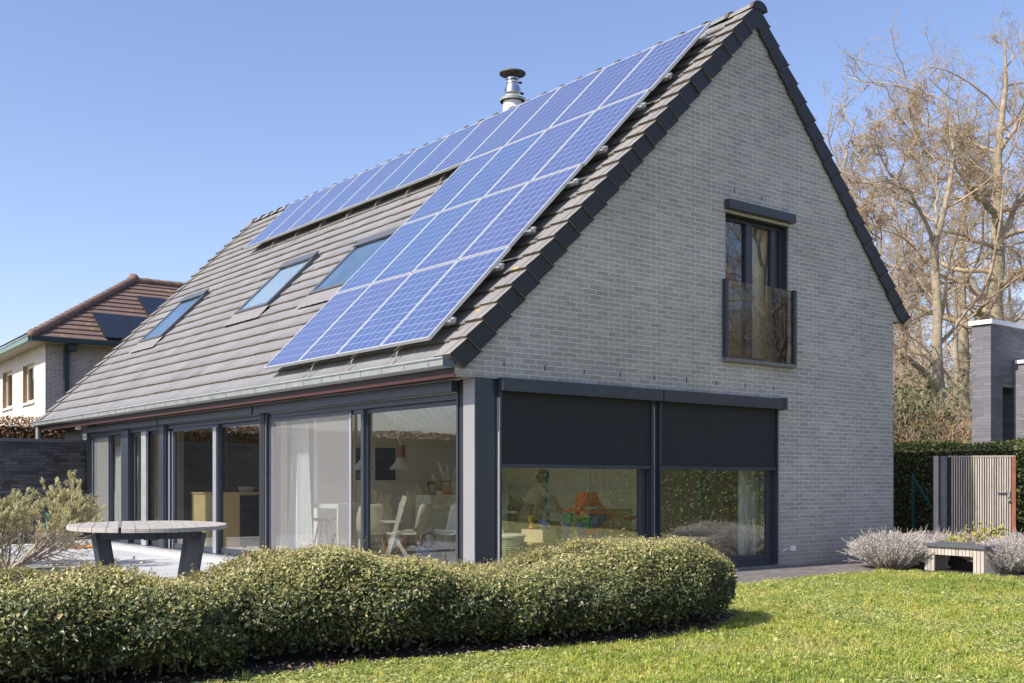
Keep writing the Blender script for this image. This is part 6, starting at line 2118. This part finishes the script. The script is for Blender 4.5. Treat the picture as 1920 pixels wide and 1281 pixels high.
bare_tree('tall bare tree with a thick pale trunk at the right edge of the picture', [
    [bs(1862, D2), tp_(1866, 600, D2), tp_(1868, 450, D2), tp_(1872, 330, D2), tp_(1880, 210, D2), tp_(1890, 130, D2), tp_(1888, 95, D2)],
    [tp_(1868, 470, D2), tp_(1900, 400, D2 + 1), tp_(1940, 340, D2 + 1.5), tp_(1960, 250, D2 + 2)],
    [tp_(1868, 400, D2), tp_(1835, 370, D2 - 1), tp_(1800, 330, D2 - 2), tp_(1775, 260, D2 - 2.5)],
    [tp_(1876, 280, D2), tp_(1910, 230, D2), tp_(1950, 200, D2 + .5), tp_(1975, 150, D2 + 1)],
    [tp_(1870, 540, D2), tp_(1905, 510, D2 - 1), tp_(1960, 490, D2 - 2)]], 0.52, 102, 15, 0.34, 8, 7, 5, 62, 0.02, 0.3, taper=0.10)
D3 = 46.0
bare_tree('slim bare tree between the forked tree and the tall one', [
    [bs(1808, D3), tp_(1806, 600, D3), tp_(1802, 430, D3), tp_(1812, 330, D3), tp_(1806, 240, D3)],
    [tp_(1803, 420, D3), tp_(1830, 330, D3), tp_(1838, 240, D3 + 1)]], 0.34, 103, 11, 0.36, 7, 7, 5, 48, 0.03, 0.35)
D4 = 40.0
bare_tree('small bare tree rising behind the right roof slope', [
    [bs(1560, D4), tp_(1574, 500, D4), tp_(1580, 350, D4), tp_(1592, 270, D4), tp_(1606, 215, D4)],
    [tp_(1578, 330, D4), tp_(1604, 300, D4), tp_(1622, 265, D4)]], 0.2, 104, 10, 0.28, 7, 6, 4, 45, 0.04, 0.45)
bare_tree('bare tree with thin spreading branches low behind the roof slope', [
    [bs(1660, 38), tp_(1655, 600, 38), tp_(1648, 480, 38), tp_(1652, 400, 38)], [tp_(1652, 500, 38), tp_(1628, 420, 38), tp_(1610, 360, 38)]], 0.16, 105, 10, 0.42, 7, 6, 5, 50, 0.02, 0.3)
wr = np.random.default_rng(200)
SPOT = ['leftmost by the roof slope', 'second from the roof slope', 'behind the forked trunk', 'between the forked tree and the slim tree', 'just left of the thick trunk', 'behind the thick trunk', 'at the picture edge']
for k, px in enumerate((1615, 1690, 1728, 1788, 1842, 1898, 1945)):
    dd = 55 + wr.uniform(-3, 14)
    hgt = wr.uniform(430, 560)
    bare_tree('thin far bare tree in the wood, ' + SPOT[k], [[bs(px, dd), tp_(px + 3, 700, dd), tp_(px + wr.uniform(-8, 8), 560, dd), tp_(px + wr.uniform(-14, 14), hgt - 150, dd)]], wr.uniform(0.14, 0.26), 300 + k, 14, 0.30, 6, 6, 5, 50, 0.03, 0.2, twig_r=0.012)
# trees and a wood behind the photographer's right, seen mirrored in the gable windows
for k, (x, y, lab) in enumerate(((22.0, -13.5, 'nearer'), (30.0, -20.0, 'middle'), (27.0, -26.0, 'farther'), (38, -22, 'farthest'))):
    q = np.array((x, y, -0.1))
    bare_tree('%s bare tree standing beyond the right hand hedge, mirrored in the upstairs window' % lab, [[q, q + (0.2, 0.1, 4), q + (-0.2, 0.3, 8), q + (0.3, 0.5, 13)], [q + (0, 0.1, 4), q + (1.5, 1, 7.5), q + (2.5, 2, 11)]], 0.35, 400 + k, 12, 0.42, 7, 6, 4, 52, 0.02, 0.15, twig_r=0.014)

# undergrowth below the trees
def bush(label, p, rad, H, seed, n, lsize, mat, tintc=0.4):
    r = np.random.default_rng(seed)
    t = thing('undergrowth_bush', label, 'bush', p)
    ns = 60
    az = r.random(ns) * 6.28; q = np.sqrt(r.random(ns))
    st = np.array(p) + np.stack([np.cos(az) * q * rad * 0.3, np.sin(az) * q * rad * 0.3, 0 * az], 1)
    dirs = np.stack([np.cos(az) * q * rad / H, np.sin(az) * q * rad / H, np.ones(ns)], 1)
    P = polylines(st, dirs, H * r.uniform(0.7, 1.1, ns), 7, 0.14, 0.0, r)
    R0 = np.linspace(0.03, 0.01, 7)[None, :] * np.ones((ns, 1))
    P1, R1, L1 = sprout(P, R0, 8, 0.2, 1.0, 48, 0.4, r, np.full(ns, H), 5, 0.16, 0.02, 0.6, 0.007)
    link_mesh('stems', merge_tubes('stems', [tubes_mesh('', P, R0, 5), tubes_mesh('', P1, R1, 3)]), M['twig'], t)
    i = r.choice(len(P1), n); k = r.integers(1, 5, n)
    pos = P1[i, k] + r.normal(0, 0.10, (n, 3))
    cl_ = fbm(pos[:, 0] + pos[:, 1], pos[:, 2] * 1.5, 1.3, seed)
    link_mesh('foliage', leaves_mesh('foliage', pos, r.normal(0, 0.6, (n, 3)) + np.array((-0.5, -0.2, 0.6)), r.uniform(*lsize, n), np.clip(tintc + 0.25 * cl_ + r.normal(0, 0.15, n), 0, 1), 0.45, 0.2, 0.4, r), mat, t)


M['rhodo'] = leaf_mat('glossy_evergreen_leaf', [(0.0, (0.035, 0.055, 0.016)), (0.5, (0.085, 0.11, 0.03)), (1.0, (0.21, 0.20, 0.07))], 0.4, 0.2, 0.4)
for k, (px, dd, rad, H, lab, mat, n) in enumerate((
        (1697, 31, 1.0, 3.6, 'dark evergreen undergrowth bush just right of the house corner', 'rhodo', 4200),
        (1728, 38, 1.2, 3.0, 'evergreen undergrowth bush behind the forked trunk', 'rhodo', 1500),
        (1790, 33, 1.3, 3.0, 'brown twiggy undergrowth bush right of the forked trunk', 'beech', 500),
        (1826, 36, 1.4, 3.3, 'brown twiggy undergrowth bush by the grey building', 'beech', 500),
        (1755, 30, 1.0, 2.6, 'low brown undergrowth bush at the foot of the forked tree', 'beech', 900),
        (1690, 44, 2.2, 5.0, 'tall olive undergrowth bush deep in the wood by the house', 'rhodo', 1500),
        (1800, 50, 2.5, 5.0, 'tall olive undergrowth bush deep in the wood behind the slim tree', 'rhodo', 900),
        (1860, 50, 2.5, 5.5, 'tall olive undergrowth bush behind the grey building', 'rhodo', 900))):
    p = bs(px, dd); p[2] = 0
    bush(lab, p, rad, H, 500 + k, n, (0.09, 0.17), M[mat], 0.5)


# far wood: a mass of thin stems and twigs closing the view under the crowns
def far_wood(name, label, pts, H, seed, n=420):
    r = np.random.default_rng(seed)
    a, b_ = np.array(pts[0]), np.array(pts[1])
    q = r.random(n)[:, None]
    st = a * (1 - q) + b_ * q + np.stack([r.uniform(-4, 4, n), r.uniform(-4, 4, n), 0 * q[:, 0]], 1)
    Hn = H * r.uniform(0.5, 1.15, n)
    P = polylines(st, np.tile(np.array([[0, 0, 1.0]]), (n, 1)) + r.normal(0, 0.05, (n, 3)), Hn, 8, 0.05, 0.03, r)
    R0 = r.uniform(0.03, 0.11, (n, 1)) * np.linspace(1, 0.3, 8)[None, :]
    P1, R1, L1 = sprout(P, R0, 12, 0.1, 1.0, 50, 0.25, r, Hn, 5, 0.15, 0.03, 0.5, 0.016)
    P2, R2, L2 = sprout(P1, R1, 5, 0.2, 1.0, 45, 0.5, r, L1, 4, 0.16, 0.03, 0.6, 0.010)
    me = merge_tubes(name, [tubes_mesh('', P, R0, 5), tubes_mesh('', P1, R1, 3), tubes_mesh('', P2, R2, 3)])
    tag(link_mesh(name, me, M['twig']), label, 'wood', kind='stuff')


far_wood('far_wood', 'far bare winter wood closing the view behind the trees', (bs(1560, 72), bs(2060, 66)), 10.0, 601, 330)
far_wood('far_wood', 'bare winter wood beyond the right hand hedge, seen mirrored in the gable glass', ((30, -8, 0), (42, -38, 0)), 11.0, 602, 260)
print('script ok', len(bpy.data.objects))
